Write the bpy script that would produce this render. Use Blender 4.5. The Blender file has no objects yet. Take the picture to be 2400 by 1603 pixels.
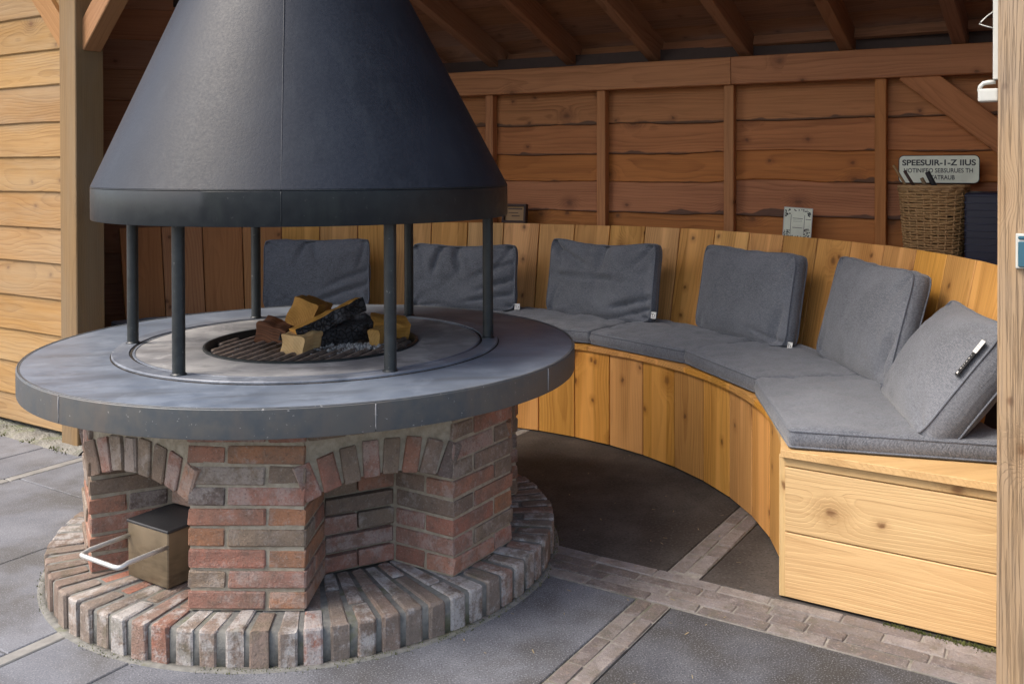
import bpy, bmesh, math, random
from math import sin, cos, pi, radians as rad, sqrt
from mathutils import Vector, Matrix, noise

random.seed(7)
scn = bpy.context.scene
COL = scn.collection

# ------------------------------------------------------------------ camera
cam_d = bpy.data.cameras.new('camera')
cam = bpy.data.objects.new('camera', cam_d)
COL.objects.link(cam)
_r, _u, _f = Vector((.974, -.2266, -.0016)), Vector((.0037, .0090, .99995)), Vector((.2266, .9739, -.0092))
_m = Matrix((( _r.x, _u.x, -_f.x, 0.0), (_r.y, _u.y, -_f.y, -3.2713), (_r.z, _u.z, -_f.z, 1.2640), (0, 0, 0, 1)))
cam.matrix_world = _m
cam_d.sensor_fit = 'HORIZONTAL'
cam_d.sensor_width = 36.0
cam_d.lens = 33.327
cam_d.shift_x = -.0205
cam_d.shift_y = -.1616
cam_d.clip_start = .05
cam_d.clip_end = 2000
scn.camera = cam

# ------------------------------------------------------------------ light
SUN_EL, SUN_AZ = rad(52), rad(186)          # azimuth in the xy plane, measured from +x, where the sun stands
sun_dir = Vector((cos(SUN_AZ) * cos(SUN_EL), sin(SUN_AZ) * cos(SUN_EL), sin(SUN_EL)))
w = bpy.data.worlds.new('World')
scn.world = w
w.use_nodes = True
wn = w.node_tree
bg = wn.nodes['Background']
sky = wn.nodes.new('ShaderNodeTexSky')
sky.sky_type = 'NISHITA'
sky.sun_disc = False
sky.sun_elevation = SUN_EL
sky.sun_rotation = pi / 2 - SUN_AZ
sky.dust_density = 4.0
sky.air_density = 1.0
sky.ozone_density = .8
wn.links.new(sky.outputs['Color'], bg.inputs['Color'])
bg.inputs['Strength'].default_value = 0.15
sun_d = bpy.data.lights.new('sun', 'SUN')
sun_d.energy = 1.4
sun_d.angle = rad(30)
sun_d.color = (1.0, .94, .86)
sun = bpy.data.objects.new('sun', sun_d)
COL.objects.link(sun)
sun.rotation_euler = (-sun_dir).to_track_quat('-Z', 'Y').to_euler()
scn.view_settings.view_transform = 'Standard'
scn.view_settings.look = 'None'
scn.view_settings.exposure = 1.18
scn.view_settings.gamma = 1.0
scn.view_settings.use_curve_mapping = False
scn.cycles.use_denoising = True
scn.cycles.max_bounces = 8
scn.cycles.diffuse_bounces = 5

# ------------------------------------------------------------------ helpers
WM = {}
S2 = sqrt(.5)
E1, E2, EZ = Vector((S2, -S2, 0)), Vector((S2, S2, 0)), Vector((0, 0, 1))


def G(a, b, z=0.0):
    """a metres along the shelter's front, b metres inwards, z up"""
    return E1 * a + E2 * b + EZ * z


def frame(o, x, y, z):
    return Matrix(((x.x, y.x, z.x, o.x), (x.y, y.y, z.y, o.y), (x.z, y.z, z.z, o.z), (0, 0, 0, 1)))


def put(name, me, mw=None, parent=None, mat=None):
    o = bpy.data.objects.new(name, me)
    COL.objects.link(o)
    mw = mw or Matrix.Identity(4)
    WM[o] = mw
    o.matrix_basis = mw
    if parent is not None:
        o.parent = parent
        o.matrix_parent_inverse = WM[parent].inverted()
    if mat is not None and me is not None and not me.materials:
        me.materials.append(mat)
    return o


def tag(o, label=None, cat=None, group=None, kind=None):
    if label:
        o['label'] = label
    if cat:
        o['category'] = cat
    if group:
        o['group'] = group
    if kind:
        o['kind'] = kind
    return o


def thing(name, label, cat, loc=(0, 0, 0), group=None):
    return tag(put(name, None, Matrix.Translation(Vector(loc))), label, cat, group)


def bm_mesh(bm, smooth=False, name='mesh'):
    bmesh.ops.recalc_face_normals(bm, faces=bm.faces[:])
    me = bpy.data.meshes.new(name)
    bm.to_mesh(me)
    bm.free()
    if smooth:
        me.polygons.foreach_set('use_smooth', [True] * len(me.polygons))
    return me


def data_mesh(v, f, smooth=False):
    bm = bmesh.new()
    vs = [bm.verts.new(p) for p in v]
    for q in f:
        try:
            bm.faces.new([vs[i] for i in q])
        except ValueError:
            pass
    return bm_mesh(bm, smooth)


def box_mesh(sx, sy, sz, bev=.004, jit=0.0, seg=1, rng=random):
    bm = bmesh.new()
    bmesh.ops.create_cube(bm, size=1.0)
    for v in bm.verts:
        v.co = Vector((v.co.x * sx, v.co.y * sy, v.co.z * sz))
    if bev:
        bmesh.ops.bevel(bm, geom=bm.edges[:], offset=bev, segments=seg, affect='EDGES', profile=.6)
    if jit:
        for v in bm.verts:
            v.co += Vector((rng.uniform(-jit, jit), rng.uniform(-jit, jit), rng.uniform(-jit, jit)))
    return bm_mesh(bm)


def plank_mesh(L, W, T, n=1, ch=.003, W1=None, wavy=0.0, seed=0.0):
    """length along x, width along y, thickness along z (face at +z); lower edge (-y) may be waney"""
    v, f = [], []
    for i in range(n + 1):
        t = i / n
        x = (t - .5) * L
        ww = W if W1 is None else W + (W1 - W) * t
        lo = -ww / 2
        if wavy:
            a = noise.noise(Vector((x * 2.2 + seed * 9.1, seed, 0)))
            b = noise.noise(Vector((x * 9 + seed * 3.3, seed, 5)))
            lo += wavy * (max(-.25, a) * 1.5 + b * .35)
        hi = ww / 2
        h = T / 2
        v += [(x, lo, -h), (x, lo, h - ch), (x, lo + ch, h), (x, hi - ch, h), (x, hi, h - ch), (x, hi, -h)]
    k = 6
    for i in range(n):
        for j in range(k):
            a, b = i * k + j, i * k + (j + 1) % k
            f.append((a, b, b + k, a + k))
    f.append(tuple(range(k)))
    f.append(tuple(n * k + j for j in reversed(range(k))))
    return data_mesh(v, f)


def lathe_mesh(prof, n=96, a0=0.0, a1=2 * pi, smooth=True, lean=None, closed=True):
    full = abs(a1 - a0 - 2 * pi) < 1e-6
    m = n if full else n + 1
    v, f = [], []
    for i in range(m):
        a = a0 + (a1 - a0) * i / n
        for r, z in prof:
            dx, dy = lean(z) if lean else (0, 0)
            v.append((r * cos(a) + dx, r * sin(a) + dy, z))
    k = len(prof)
    for i in range(n):
        i2 = (i + 1) % m
        for j in range(k if closed else k - 1):
            j2 = (j + 1) % k
            f.append((i * k + j, i2 * k + j, i2 * k + j2, i * k + j2))
    if not full and closed:
        f.append(tuple(range(k)))
        f.append(tuple((m - 1) * k + j for j in reversed(range(k))))
    me = data_mesh(v, f, smooth)
    return me


def auto(o, ang=35):
    me = o.data
    me.polygons.foreach_set('use_smooth', [True] * len(me.polygons))
    me.set_sharp_from_angle(angle=rad(ang))
    return o


def tube_into(v, f, pts, r, k=6, close=False):
    n = len(pts)
    base = len(v)
    up = Vector((0, 0, 1))
    for i, p in enumerate(pts):
        p = Vector(p)
        a = Vector(pts[i - 1]) if (i > 0 or close) else p
        b = Vector(pts[(i + 1) % n]) if (i < n - 1 or close) else p
        t = (b - a)
        t = t.normalized() if t.length > 1e-9 else Vector((1, 0, 0))
        s = t.cross(up)
        if s.length < 1e-3:
            s = t.cross(Vector((1, 0, 0)))
        s.normalize()
        q = s.cross(t)
        rr = r(i / max(1, n - 1)) if callable(r) else r
        for j in range(k):
            an = 2 * pi * j / k
            v.append(tuple(p + s * (rr * cos(an)) + q * (rr * sin(an))))
    m = n if close else n - 1
    for i in range(m):
        i2 = (i + 1) % n
        for j in range(k):
            f.append((base + i * k + j, base + i * k + (j + 1) % k, base + i2 * k + (j + 1) % k, base + i2 * k + j))
    if not close:
        f.append(tuple(base + j for j in range(k)))
        f.append(tuple(base + (n - 1) * k + j for j in reversed(range(k))))


def tube_mesh(pts, r, k=8, close=False):
    v, f = [], []
    tube_into(v, f, pts, r, k, close)
    return data_mesh(v, f, True)


def prism_mesh(poly, z0, z1, bev=0.0):
    n = len(poly)
    v = [(x, y, z0) for x, y in poly] + [(x, y, z1) for x, y in poly]
    f = [tuple(reversed(range(n))), tuple(range(n, 2 * n))] + [(i, (i + 1) % n, n + (i + 1) % n, n + i) for i in range(n)]
    bm = bmesh.new()
    vs = [bm.verts.new(p) for p in v]
    for q in f:
        bm.faces.new([vs[i] for i in q])
    if bev:
        bmesh.ops.bevel(bm, geom=bm.edges[:], offset=bev, segments=1, affect='EDGES')
    return bm_mesh(bm)


def text_mesh(s, size, bold=0.0):
    c = bpy.data.curves.new('lettering', 'FONT')
    c.body = s
    c.size = size
    c.align_x = 'LEFT'
    c.offset = bold
    o = bpy.data.objects.new('lettering_tmp', c)
    COL.objects.link(o)
    dg = bpy.context.evaluated_depsgraph_get()
    me = bpy.data.meshes.new_from_object(o.evaluated_get(dg))
    bpy.data.objects.remove(o)
    bpy.data.curves.remove(c)
    me.materials.clear()
    return me


# ------------------------------------------------------------------ materials
class NT:
    def __init__(self, name):
        self.m = bpy.data.materials.new(name)
        self.m.use_nodes = True
        self.t = self.m.node_tree
        self.b = self.t.nodes['Principled BSDF']

    def n(self, typ, **kw):
        nd = self.t.nodes.new('ShaderNode' + typ)
        for k, v in kw.items():
            setattr(nd, k, v)
        return nd

    def l(self, a, b):
        self.t.links.new(a, b)

    def val(self, x, sock):
        if isinstance(x, (int, float)):
            sock.default_value = x
        elif isinstance(x, (tuple, list, Vector)):
            x = tuple(x)
            sock.default_value = x if len(sock.default_value) == len(x) else x + (1.0,)
        else:
            self.l(x, sock)

    def math(self, op, a, b=None, c=None, clamp=False):
        nd = self.n('Math', operation=op, use_clamp=clamp)
        self.val(a, nd.inputs[0])
        if b is not None:
            self.val(b, nd.inputs[1])
        if c is not None:
            self.val(c, nd.inputs[2])
        return nd.outputs[0]

    def vmath(self, op, a, b=None):
        nd = self.n('VectorMath', operation=op)
        self.val(a, nd.inputs[0])
        if b is not None:
            self.val(b, nd.inputs[1])
        return nd.outputs[0] if op not in ('LENGTH', 'DOT_PRODUCT') else nd.outputs['Value']

    def noise(self, vec, scale, detail=3, rough=.55, dist=0.0):
        nd = self.n('TexNoise')
        if vec is not None:
            self.l(vec, nd.inputs['Vector'])
        nd.inputs['Scale'].default_value = scale
        nd.inputs['Detail'].default_value = detail
        nd.inputs['Roughness'].default_value = rough
        nd.inputs['Distortion'].default_value = dist
        return nd.outputs['Fac']

    def vor(self, vec, scale, out='Distance', feature='F1'):
        nd = self.n('TexVoronoi', feature=feature)
        if vec is not None:
            self.l(vec, nd.inputs['Vector'])
        nd.inputs['Scale'].default_value = scale
        return nd.outputs[out]

    def ramp(self, fac, stops, interp='LINEAR'):
        nd = self.n('ValToRGB')
        cr = nd.color_ramp
        cr.interpolation = interp
        while len(cr.elements) < len(stops):
            cr.elements.new(.5)
        for e, (p, c) in zip(cr.elements, stops):
            e.position = p
            e.color = (c, c, c, 1) if isinstance(c, (int, float)) else tuple(c) + (1,)
        self.val(fac, nd.inputs[0])
        return nd.outputs[0]

    def step(self, x, a, b):
        nd = self.n('MapRange', interpolation_type='SMOOTHSTEP', clamp=True)
        self.val(x, nd.inputs['Value'])
        self.val(a, nd.inputs['From Min'])
        self.val(b, nd.inputs['From Max'])
        return nd.outputs['Result']

    def mix(self, fac, a, b, mode='MIX'):
        nd = self.n('Mix', data_type='RGBA', blend_type=mode)
        self.val(fac, nd.inputs[0])
        self.val(a, nd.inputs[6])
        self.val(b, nd.inputs[7])
        return nd.outputs[2]

    def bump(self, h, strength=.3, dist=.01, normal=None):
        nd = self.n('Bump')
        nd.inputs['Strength'].default_value = strength
        nd.inputs['Distance'].default_value = dist
        self.l(h, nd.inputs['Height'])
        if normal is not None:
            self.l(normal, nd.inputs['Normal'])
        return nd.outputs[0]

    def rnd(self):
        return self.n('ObjectInfo').outputs['Random']

    def obj(self):
        return self.n('TexCoord').outputs['Object']

    def pos(self):
        return self.n('NewGeometry').outputs['Position']

    def comb(self, x, y, z):
        nd = self.n('CombineXYZ')
        for v, s in zip((x, y, z), nd.inputs):
            self.val(v, s)
        return nd.outputs[0]

    def sep(self, v):
        nd = self.n('SeparateXYZ')
        self.l(v, nd.inputs[0])
        return nd.outputs

    def out(self, col, rough=.6, bump=None, metal=0.0, spec=.5):
        self.val(col, self.b.inputs['Base Color'])
        self.val(rough, self.b.inputs['Roughness'])
        self.b.inputs['Metallic'].default_value = metal
        self.b.inputs['Specular IOR Level'].default_value = spec
        if bump is not None:
            self.l(bump, self.b.inputs['Normal'])
        return self.m


def fract(t, x):
    return t.math('FRACT', x)


def wood(name, light, dark, knot=(.125, .046, .014), freq=85, rough=.55, contrast=1.0, tone=.35, grey=0.0, greycol=(.30, .27, .23),
         knots=.55, fibre=1.0, bump=.5, hue=.0, sapw=0.0, crack=0.0, wav=.55, waney=0.0, small=.35):
    t = NT(name)
    r1 = t.rnd()
    r2 = fract(t, t.math('MULTIPLY', r1, 7.31))
    r3 = fract(t, t.math('MULTIPLY', r1, 17.77))
    r4 = fract(t, t.math('MULTIPLY', r1, 41.3))
    p = t.obj()
    off = t.comb(t.math('MULTIPLY', r1, 53.0), t.math('MULTIPLY_ADD', r2, .16, -.08), t.math('MULTIPLY_ADD', r3, .12, .015))
    q = t.vmath('ADD', p, off)
    # slow bend of the stem along the plank
    sq = t.vmath('MULTIPLY', q, (1.0, 3.0, 3.0))
    wob = t.noise(sq, 1.3, 2, .5)
    wob2 = t.noise(t.vmath('ADD', sq, (31.0, 7.0, 3.0)), 1.5, 2, .5)
    # knots
    kv = t.n('TexVoronoi', feature='F1', voronoi_dimensions='2D')
    kn = t.n('TexNoise')
    t.l(q, kn.inputs['Vector'])
    kn.inputs['Scale'].default_value = 45.0
    kn.inputs['Detail'].default_value = 3.0
    qk = t.vmath('ADD', t.vmath('ADD', q, t.comb(0.0, t.math('MULTIPLY', r2, 9.0), 0.0)), t.vmath('MULTIPLY', t.vmath('SUBTRACT', kn.outputs['Color'], (.5, .5, .5)), (.022, .014, 0.0)))
    t.l(t.vmath('MULTIPLY', qk, (.75, 1.0, 1.0)), kv.inputs['Vector'])
    kv.inputs['Scale'].default_value = 4.2
    knots *= .55
    kd, kc = kv.outputs['Distance'], t.sep(kv.outputs['Color'])[0]
    has = t.step(kc, 1.0 - knots - .01, 1.0 - knots + .01)
    swirl = t.math('MULTIPLY', t.math('POWER', t.step(kd, .42, .0), 2.0), has)
    s = t.sep(q)
    y = t.math('ADD', s[1], t.math('MULTIPLY_ADD', wob, .16 * wav, -.08 * wav))
    z = t.math('ADD', s[2], t.math('MULTIPLY_ADD', wob2, .12 * wav, -.06 * wav))
    rr = t.math('SQRT', t.math('ADD', t.math('MULTIPLY', y, y), t.math('MULTIPLY', z, z)))
    rr = t.math('ADD', rr, t.math('MULTIPLY', swirl, .045))
    fine = t.noise(t.vmath('MULTIPLY', q, (3.0, 60.0, 60.0)), 1.0, 3, .6)
    ring = fract(t, t.math('ADD', t.math('MULTIPLY', rr, freq), t.math('MULTIPLY', fine, .35)))
    late = t.math('MULTIPLY', t.math('POWER', ring, 2.2), t.step(ring, 1.0, .88))
    fib = t.noise(t.vmath('MULTIPLY', q, (5.0, 190.0, 190.0)), 1.0, 3, .65)
    strk = t.noise(t.vmath('MULTIPLY', q, (2.2, 75.0, 75.0)), 1.0, 4, .7)
    ringmod = t.step(t.noise(t.vmath('MULTIPLY', q, (1.5, 12.0, 12.0)), 1.0, 2, .5), .3, .75)
    f = t.math('MULTIPLY_ADD', t.math('MULTIPLY', late, t.math('MULTIPLY_ADD', ringmod, .8, .2)), .62 * contrast, t.math('MULTIPLY_ADD', fib, .5 * fibre, -.2 * fibre))
    f = t.math('ADD', f, t.math('MULTIPLY_ADD', strk, .9 * fibre, -.40 * fibre), clamp=True)
    broad = t.noise(t.vmath('MULTIPLY', q, (1.0, 10.0, 10.0)), 1.0, 3, .55)
    f = t.math('ADD', f, t.math('MULTIPLY_ADD', broad, .7, -.35), clamp=True)
    col = t.mix(f, light, dark)
    if sapw:
        sw = t.math('MULTIPLY', t.step(t.noise(t.vmath('MULTIPLY', q, (.4, 9.0, 3.0)), 1.0, 1), .55, .62), sapw)
        col = t.mix(sw, col, tuple(min(1, c * 1.35 + .03) for c in light))
    # knots: dark core, dark rim
    core = t.math('MULTIPLY', t.step(kd, .085, .015), t.math('MULTIPLY', has, t.math('MULTIPLY_ADD', fib, .8, .45)))
    halo = t.math('MULTIPLY', t.math('MULTIPLY', t.step(kd, .26, .06), has), .45)
    col = t.mix(halo, col, dark)
    col = t.mix(t.math('MULTIPLY', core, .85), col, knot)
    if small:
        sv = t.n('TexVoronoi', feature='F1', voronoi_dimensions='2D')
        small *= .55
        t.l(t.vmath('MULTIPLY', t.vmath('ADD', qk, (3.3, .7, .2)), (.8, 1.0, 1.0)), sv.inputs['Vector'])
        sv.inputs['Scale'].default_value = 7.0
        sh = t.step(t.sep(sv.outputs['Color'])[1], 1.0 - small - .01, 1.0 - small + .01)
        col = t.mix(t.math('MULTIPLY', t.math('MULTIPLY', t.step(sv.outputs['Distance'], .22, .04), sh), .4), col, dark)
        col = t.mix(t.math('MULTIPLY', t.math('MULTIPLY', t.step(sv.outputs['Distance'], .085, .02), sh), .8), col, knot)
    if waney:
        py = t.sep(p)[1]
        wn1 = t.noise(t.vmath('MULTIPLY', q, (3.0, 1.0, 1.0)), 1.0, 3, .6)
        wn2 = t.noise(t.vmath('MULTIPLY', q, (11.0, 40.0, 40.0)), 1.0, 3, .6)
        lim = t.math('ADD', t.math('MULTIPLY_ADD', t.step(wn1, .48, .80), .042, -.096), t.math('MULTIPLY_ADD', wn2, .016, -.006))
        wf = t.math('MULTIPLY', t.step(t.math('SUBTRACT', lim, py), -.003, .006), waney)
        col = t.mix(wf, col, t.mix(wn2, (.030, .015, .009), (.115, .060, .036)))
    # per-plank tone
    v = t.math('MULTIPLY_ADD', r4, tone, 1.0 - tone / 2)
    hs = t.n('HueSaturation')
    t.val(col, hs.inputs['Color'])
    t.val(v, hs.inputs['Value'])
    t.val(t.math('MULTIPLY_ADD', r3, .12, .96), hs.inputs['Saturation'])
    t.val(t.math('MULTIPLY_ADD', r2, .008, .498 + hue), hs.inputs['Hue'])
    col = hs.outputs[0]
    h = t.math('ADD', t.math('MULTIPLY', late, -.5), t.math('MULTIPLY', fib, .6))
    if grey:
        gn = t.noise(t.vmath('MULTIPLY', q, (.9, 5.0, 5.0)), 1.3, 4, .65)
        col = t.mix(t.math('MULTIPLY', t.step(gn, .35, .7), grey), col, greycol)
    if crack:
        cn = t.noise(t.vmath('MULTIPLY', q, (1.1, 60.0, 60.0)), 1.0, 4, .6)
        ck = t.math('MULTIPLY', t.step(t.math('ABSOLUTE', t.math('SUBTRACT', cn, .5)), .03, .004), crack)
        col = t.mix(ck, col, tuple(c * .35 for c in dark))
        h = t.math('SUBTRACT', h, t.math('MULTIPLY', ck, 2.0))
    rn = t.math('MULTIPLY_ADD', f, .15, rough)
    return t.out(col, rn, t.bump(h, bump, .0025), spec=.35)


M = {}
M['back_wood'] = wood('stained_douglas', (.47, .178, .060), (.155, .050, .017), freq=75, rough=.6, tone=.14, knots=.4, waney=.85)
M['stud_wood'] = wood('stud_douglas', (.48, .190, .068), (.21, .072, .025), freq=75, rough=.6, tone=.12, knots=.4)
M['side_wood'] = wood('side_wall_wood', (.38, .165, .08), (.19, .072, .033), freq=70, rough=.6, tone=.25, knots=.4)
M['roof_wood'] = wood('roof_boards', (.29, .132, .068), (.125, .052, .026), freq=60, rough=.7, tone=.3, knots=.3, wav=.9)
M['bench_wood'] = wood('larch_bench', (.62, .305, .088), (.29, .108, .024), freq=95, rough=.5, tone=.2, knots=.55, sapw=.5, contrast=1.15, small=.7)
M['old_bench_wood'] = wood('aged_larch', (.46, .205, .082), (.23, .085, .030), freq=85, rough=.55, tone=.15, knots=.4, wav=.9)
M['end_wood'] = wood('pale_end_boards', (.58, .385, .185), (.33, .185, .070), freq=120, rough=.6, tone=.08, knots=.6, contrast=.5, wav=.5, fibre=1.25, small=.5)
M['left_wood'] = wood('left_wall_boards', (.345, .198, .078), (.145, .068, .022), freq=85, rough=.65, tone=.34, knots=.45, grey=.3, greycol=(.36, .30, .20), wav=.8)
M['post_wood'] = wood('left_post_wood', (.22, .135, .065), (.125, .07, .032), freq=90, rough=.7, tone=.1, knots=.15, grey=.5, greycol=(.20, .155, .10))
M['brace_wood'] = wood('brace_wood', (.33, .165, .07), (.18, .078, .031), freq=80, rough=.65, tone=.15, knots=.25)
M['near_post_wood'] = wood('weathered_post_wood', (.36, .24, .14), (.235, .145, .082), freq=190, rough=.75, tone=.05, knots=.3, grey=.6,
                           greycol=(.27, .22, .17), fibre=.6, bump=.7, crack=.4, wav=.25, contrast=.6)
M['log_wood'] = wood('split_log', (.52, .27, .07), (.27, .115, .026), freq=120, rough=.7, tone=.25, knots=.1)
M['pale_log'] = wood('pale_log', (.56, .39, .20), (.42, .26, .11), freq=120, rough=.75, tone=.1, knots=.1)


def brick_mat(name, ramp_stops, dirt, white, whitecol=(.52, .50, .47), moss=0.0, interp='CONSTANT'):
    t = NT(name)
    r1 = t.rnd()
    r2 = fract(t, t.math('MULTIPLY', r1, 5.7))
    r3 = fract(t, t.math('MULTIPLY', r1, 23.9))
    base = t.ramp(fract(t, t.math('MULTIPLY', r1, 3.17)), ramp_stops, interp)
    q = t.vmath('ADD', t.obj(), t.comb(t.math('MULTIPLY', r1, 31.0), t.math('MULTIPLY', r1, 17.0), t.math('MULTIPLY', r1, 7.0)))
    n1 = t.noise(q, 13, 4, .65)
    n2 = t.noise(q, 60, 5, .75)
    n3 = t.noise(q, 170, 3, .7)
    hs = t.n('HueSaturation')
    t.val(base, hs.inputs['Color'])
    t.val(t.math('MULTIPLY_ADD', r3, .3, .85), hs.inputs['Value'])
    base = hs.outputs[0]
    col = t.mix(t.step(n1, .35, .7), base, t.mix(.6, base, (.15, .12, .095)))
    col = t.mix(t.math('MULTIPLY', t.step(n2, .52, .75), .55), col, (.30, .22, .165))
    col = t.mix(t.math('MULTIPLY', t.step(t.noise(q, 24, 5, .75), .5, .72), dirt), col, (.085, .078, .066))
    wn_ = t.step(t.math('ADD', t.noise(t.vmath('ADD', q, (3.0, 9.0, 4.0)), 17, 5, .75), t.math('MULTIPLY_ADD', r2, .24, -.12)), .46, .66)
    wn_ = t.math('MULTIPLY', wn_, t.math('MULTIPLY_ADD', n3, .9, .35))
    col = t.mix(t.math('MULTIPLY', wn_, white, clamp=True), col, whitecol)
    if moss:
        ms = t.math('MULTIPLY', t.step(t.noise(t.pos(), 11, 4, .7), .52, .68), moss)
        col = t.mix(ms, col, (.085, .085, .045))
    col = t.mix(t.math('MULTIPLY', t.step(n3, .58, .72), .45), col, (.46, .41, .36))
    col = t.mix(t.math('MULTIPLY', t.step(n3, .42, .30), .55), col, (.07, .055, .045))
    h = t.math('ADD', t.math('MULTIPLY', n2, .9), t.math('MULTIPLY', n3, .5))
    h = t.math('ADD', h, t.math('MULTIPLY', n1, .2))
    return t.out(col, .88, t.bump(h, .9, .006), spec=.2)


BR = [(.0, (.33, .150, .105)), (.13, (.23, .165, .118)), (.26, (.37, .180, .120)), (.40, (.24, .178, .125)), (.52, (.31, .150, .108)),
      (.62, (.135, .098, .085)), (.69, (.39, .190, .105)), (.80, (.225, .158, .118)), (.9, (.32, .165, .122))]
M['brick'] = brick_mat('pier_brick', BR, .4, .55, (.43, .375, .335))
M['rim_brick'] = brick_mat('rim_brick', [(0, (.25, .185, .15)), (.3, (.29, .18, .14)), (.5, (.215, .17, .14)), (.7, (.33, .145, .10)), (.84, (.26, .21, .175))],
                           .4, .9, (.47, .45, .43), .4)


def simple_noise(name, c1, c2, scale=30, rough=.8, bump=.4, bd=.004, spec=.3, metal=0.0, detail=5, speck=None, stretch=None, stain=None, speck_scale=220):
    t = NT(name)
    p = t.pos()
    if stretch:
        p = t.vmath('MULTIPLY', p, stretch)
    n1 = t.noise(p, scale, detail, .65)
    n2 = t.noise(p, scale * 6, 3, .6)
    col = t.mix(t.step(n1, .3, .7), c1, c2)
    if stain:
        n4 = t.noise(p, stain[0], 4, .6, .4)
        col = t.mix(t.math('MULTIPLY', t.step(n4, stain[1], stain[2]), stain[4]), col, stain[3])
    if speck:
        n3 = t.noise(p, speck_scale, 2, .5)
        col = t.mix(t.math('MULTIPLY', t.step(n3, .56, .68), speck[1]), col, speck[0])
        col = t.mix(t.math('MULTIPLY', t.step(n3, .44, .34), speck[1]), col, tuple(c * .4 for c in c1))
    h = t.math('ADD', n1, t.math('MULTIPLY', n2, .5))
    return t.out(col, rough, t.bump(h, bump, bd), metal=metal, spec=spec)


M['mortar'] = simple_noise('sandy_mortar', (.29, .245, .18), (.40, .345, .265), 45, .95, .6, .006, .1)
M['dark_mortar'] = simple_noise('grey_mortar', (.14, .138, .128), (.21, .205, .185), 40, .95, .6, .005, .1, stain=(9, .55, .7, (.12, .125, .05), .6))
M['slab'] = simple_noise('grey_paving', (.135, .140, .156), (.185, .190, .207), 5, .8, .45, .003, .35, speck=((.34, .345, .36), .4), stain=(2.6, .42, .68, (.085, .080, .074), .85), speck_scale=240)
M['shade_slab'] = simple_noise('shade_aggregate', (.062, .064, .074), (.092, .095, .106), 9, .85, .5, .004, .3, speck=((.20, .205, .22), .7), stain=(2.0, .42, .65, (.042, .037, .030), .85), speck_scale=230)  # darker copy of the paving, light fall-off put into its colour
M['half_shade_slab'] = simple_noise('half_shade_paving', (.105, .109, .124), (.15, .155, .172), 7, .85, .5, .004, .3, speck=((.28, .285, .305), .6), stain=(2.4, .42, .68, (.062, .058, .054), .85), speck_scale=230)  # in-between copy of the paving, partly darkened for the fading light
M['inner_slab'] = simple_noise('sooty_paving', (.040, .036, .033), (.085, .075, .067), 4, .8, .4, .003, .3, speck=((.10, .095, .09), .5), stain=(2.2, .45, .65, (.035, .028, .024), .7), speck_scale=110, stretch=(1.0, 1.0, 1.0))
M['joint'] = simple_noise('pale_joint', (.20, .185, .165), (.29, .27, .24), 40, 1.0, .5, .003, .1, stain=(6, .5, .65, (.10, .10, .06), .6))
M['paver'] = brick_mat('paving_brick', [(0, (.19, .168, .160)), (.3, (.14, .118, .114)), (.55, (.215, .192, .188)), (.75, (.16, .138, .134)), (.9, (.20, .178, .174))], .45, .4, (.33, .30, .28), .3)
M['strip'] = simple_noise('pale_strip', (.20, .193, .178), (.27, .26, .24), 18, .9, .4, .003, .2)
M['earth'] = simple_noise('joint_sand', (.09, .08, .065), (.15, .135, .11), 20, 1.0, .5, .005, .1)
M['footing'] = simple_noise('rough_concrete', (.17, .165, .145), (.27, .26, .23), 14, .95, 1.0, .02, .1, stain=(7, .5, .65, (.15, .17, .08), .7))
M['far'] = simple_noise('far_ground', (.20, .20, .20), (.26, .26, .255), 2, .95, .2, .01, .1)


def metal_paint(name, c1, c2, rough, scale, bump, bd, spec=.5, speck=0.0, streak=None, metal=0.0, worn=0.0):
    t = NT(name)
    p = t.pos()
    n1 = t.noise(p, scale, 4, .6)
    n0 = t.noise(p, 2.6, 3, .6)
    n2 = t.noise(p, 160, 2, .5)
    col = t.mix(t.step(t.math('MULTIPLY_ADD', n0, .6, t.math('MULTIPLY', n1, .4)), .38, .62), c1, c2)
    if streak:
        ns = t.noise(t.vmath('MULTIPLY', p, streak[0]), 1.0, 4, .65)
        col = t.mix(t.math('MULTIPLY', t.step(ns, .48, .72), streak[2]), col, streak[1])
    if speck:
        sp = t.step(t.noise(p, 75, 3, .7), .66, .72)
        col = t.mix(t.math('MULTIPLY', sp, speck), col, (.5, .48, .45))
    if worn:
        nw = t.noise(p, 6.5, 9, .72, .6)
        col = t.mix(t.math('MULTIPLY', t.step(nw, .5, .64), worn), col, tuple(min(1, c * 1.55 + .03) for c in c2))
        nd_ = t.noise(t.vmath('ADD', p, (5.0, 2.0, 1.0)), 4.0, 8, .7, .8)
        col = t.mix(t.math('MULTIPLY', t.step(nd_, .52, .68), worn), col, tuple(c * .5 for c in c1))
    rg = t.math('MULTIPLY_ADD', n1, .25, rough - .12)
    return t.out(col, rg, t.bump(t.math('ADD', n1, t.math('MULTIPLY', n2, .35)), bump, bd), spec=spec, metal=metal)


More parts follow.
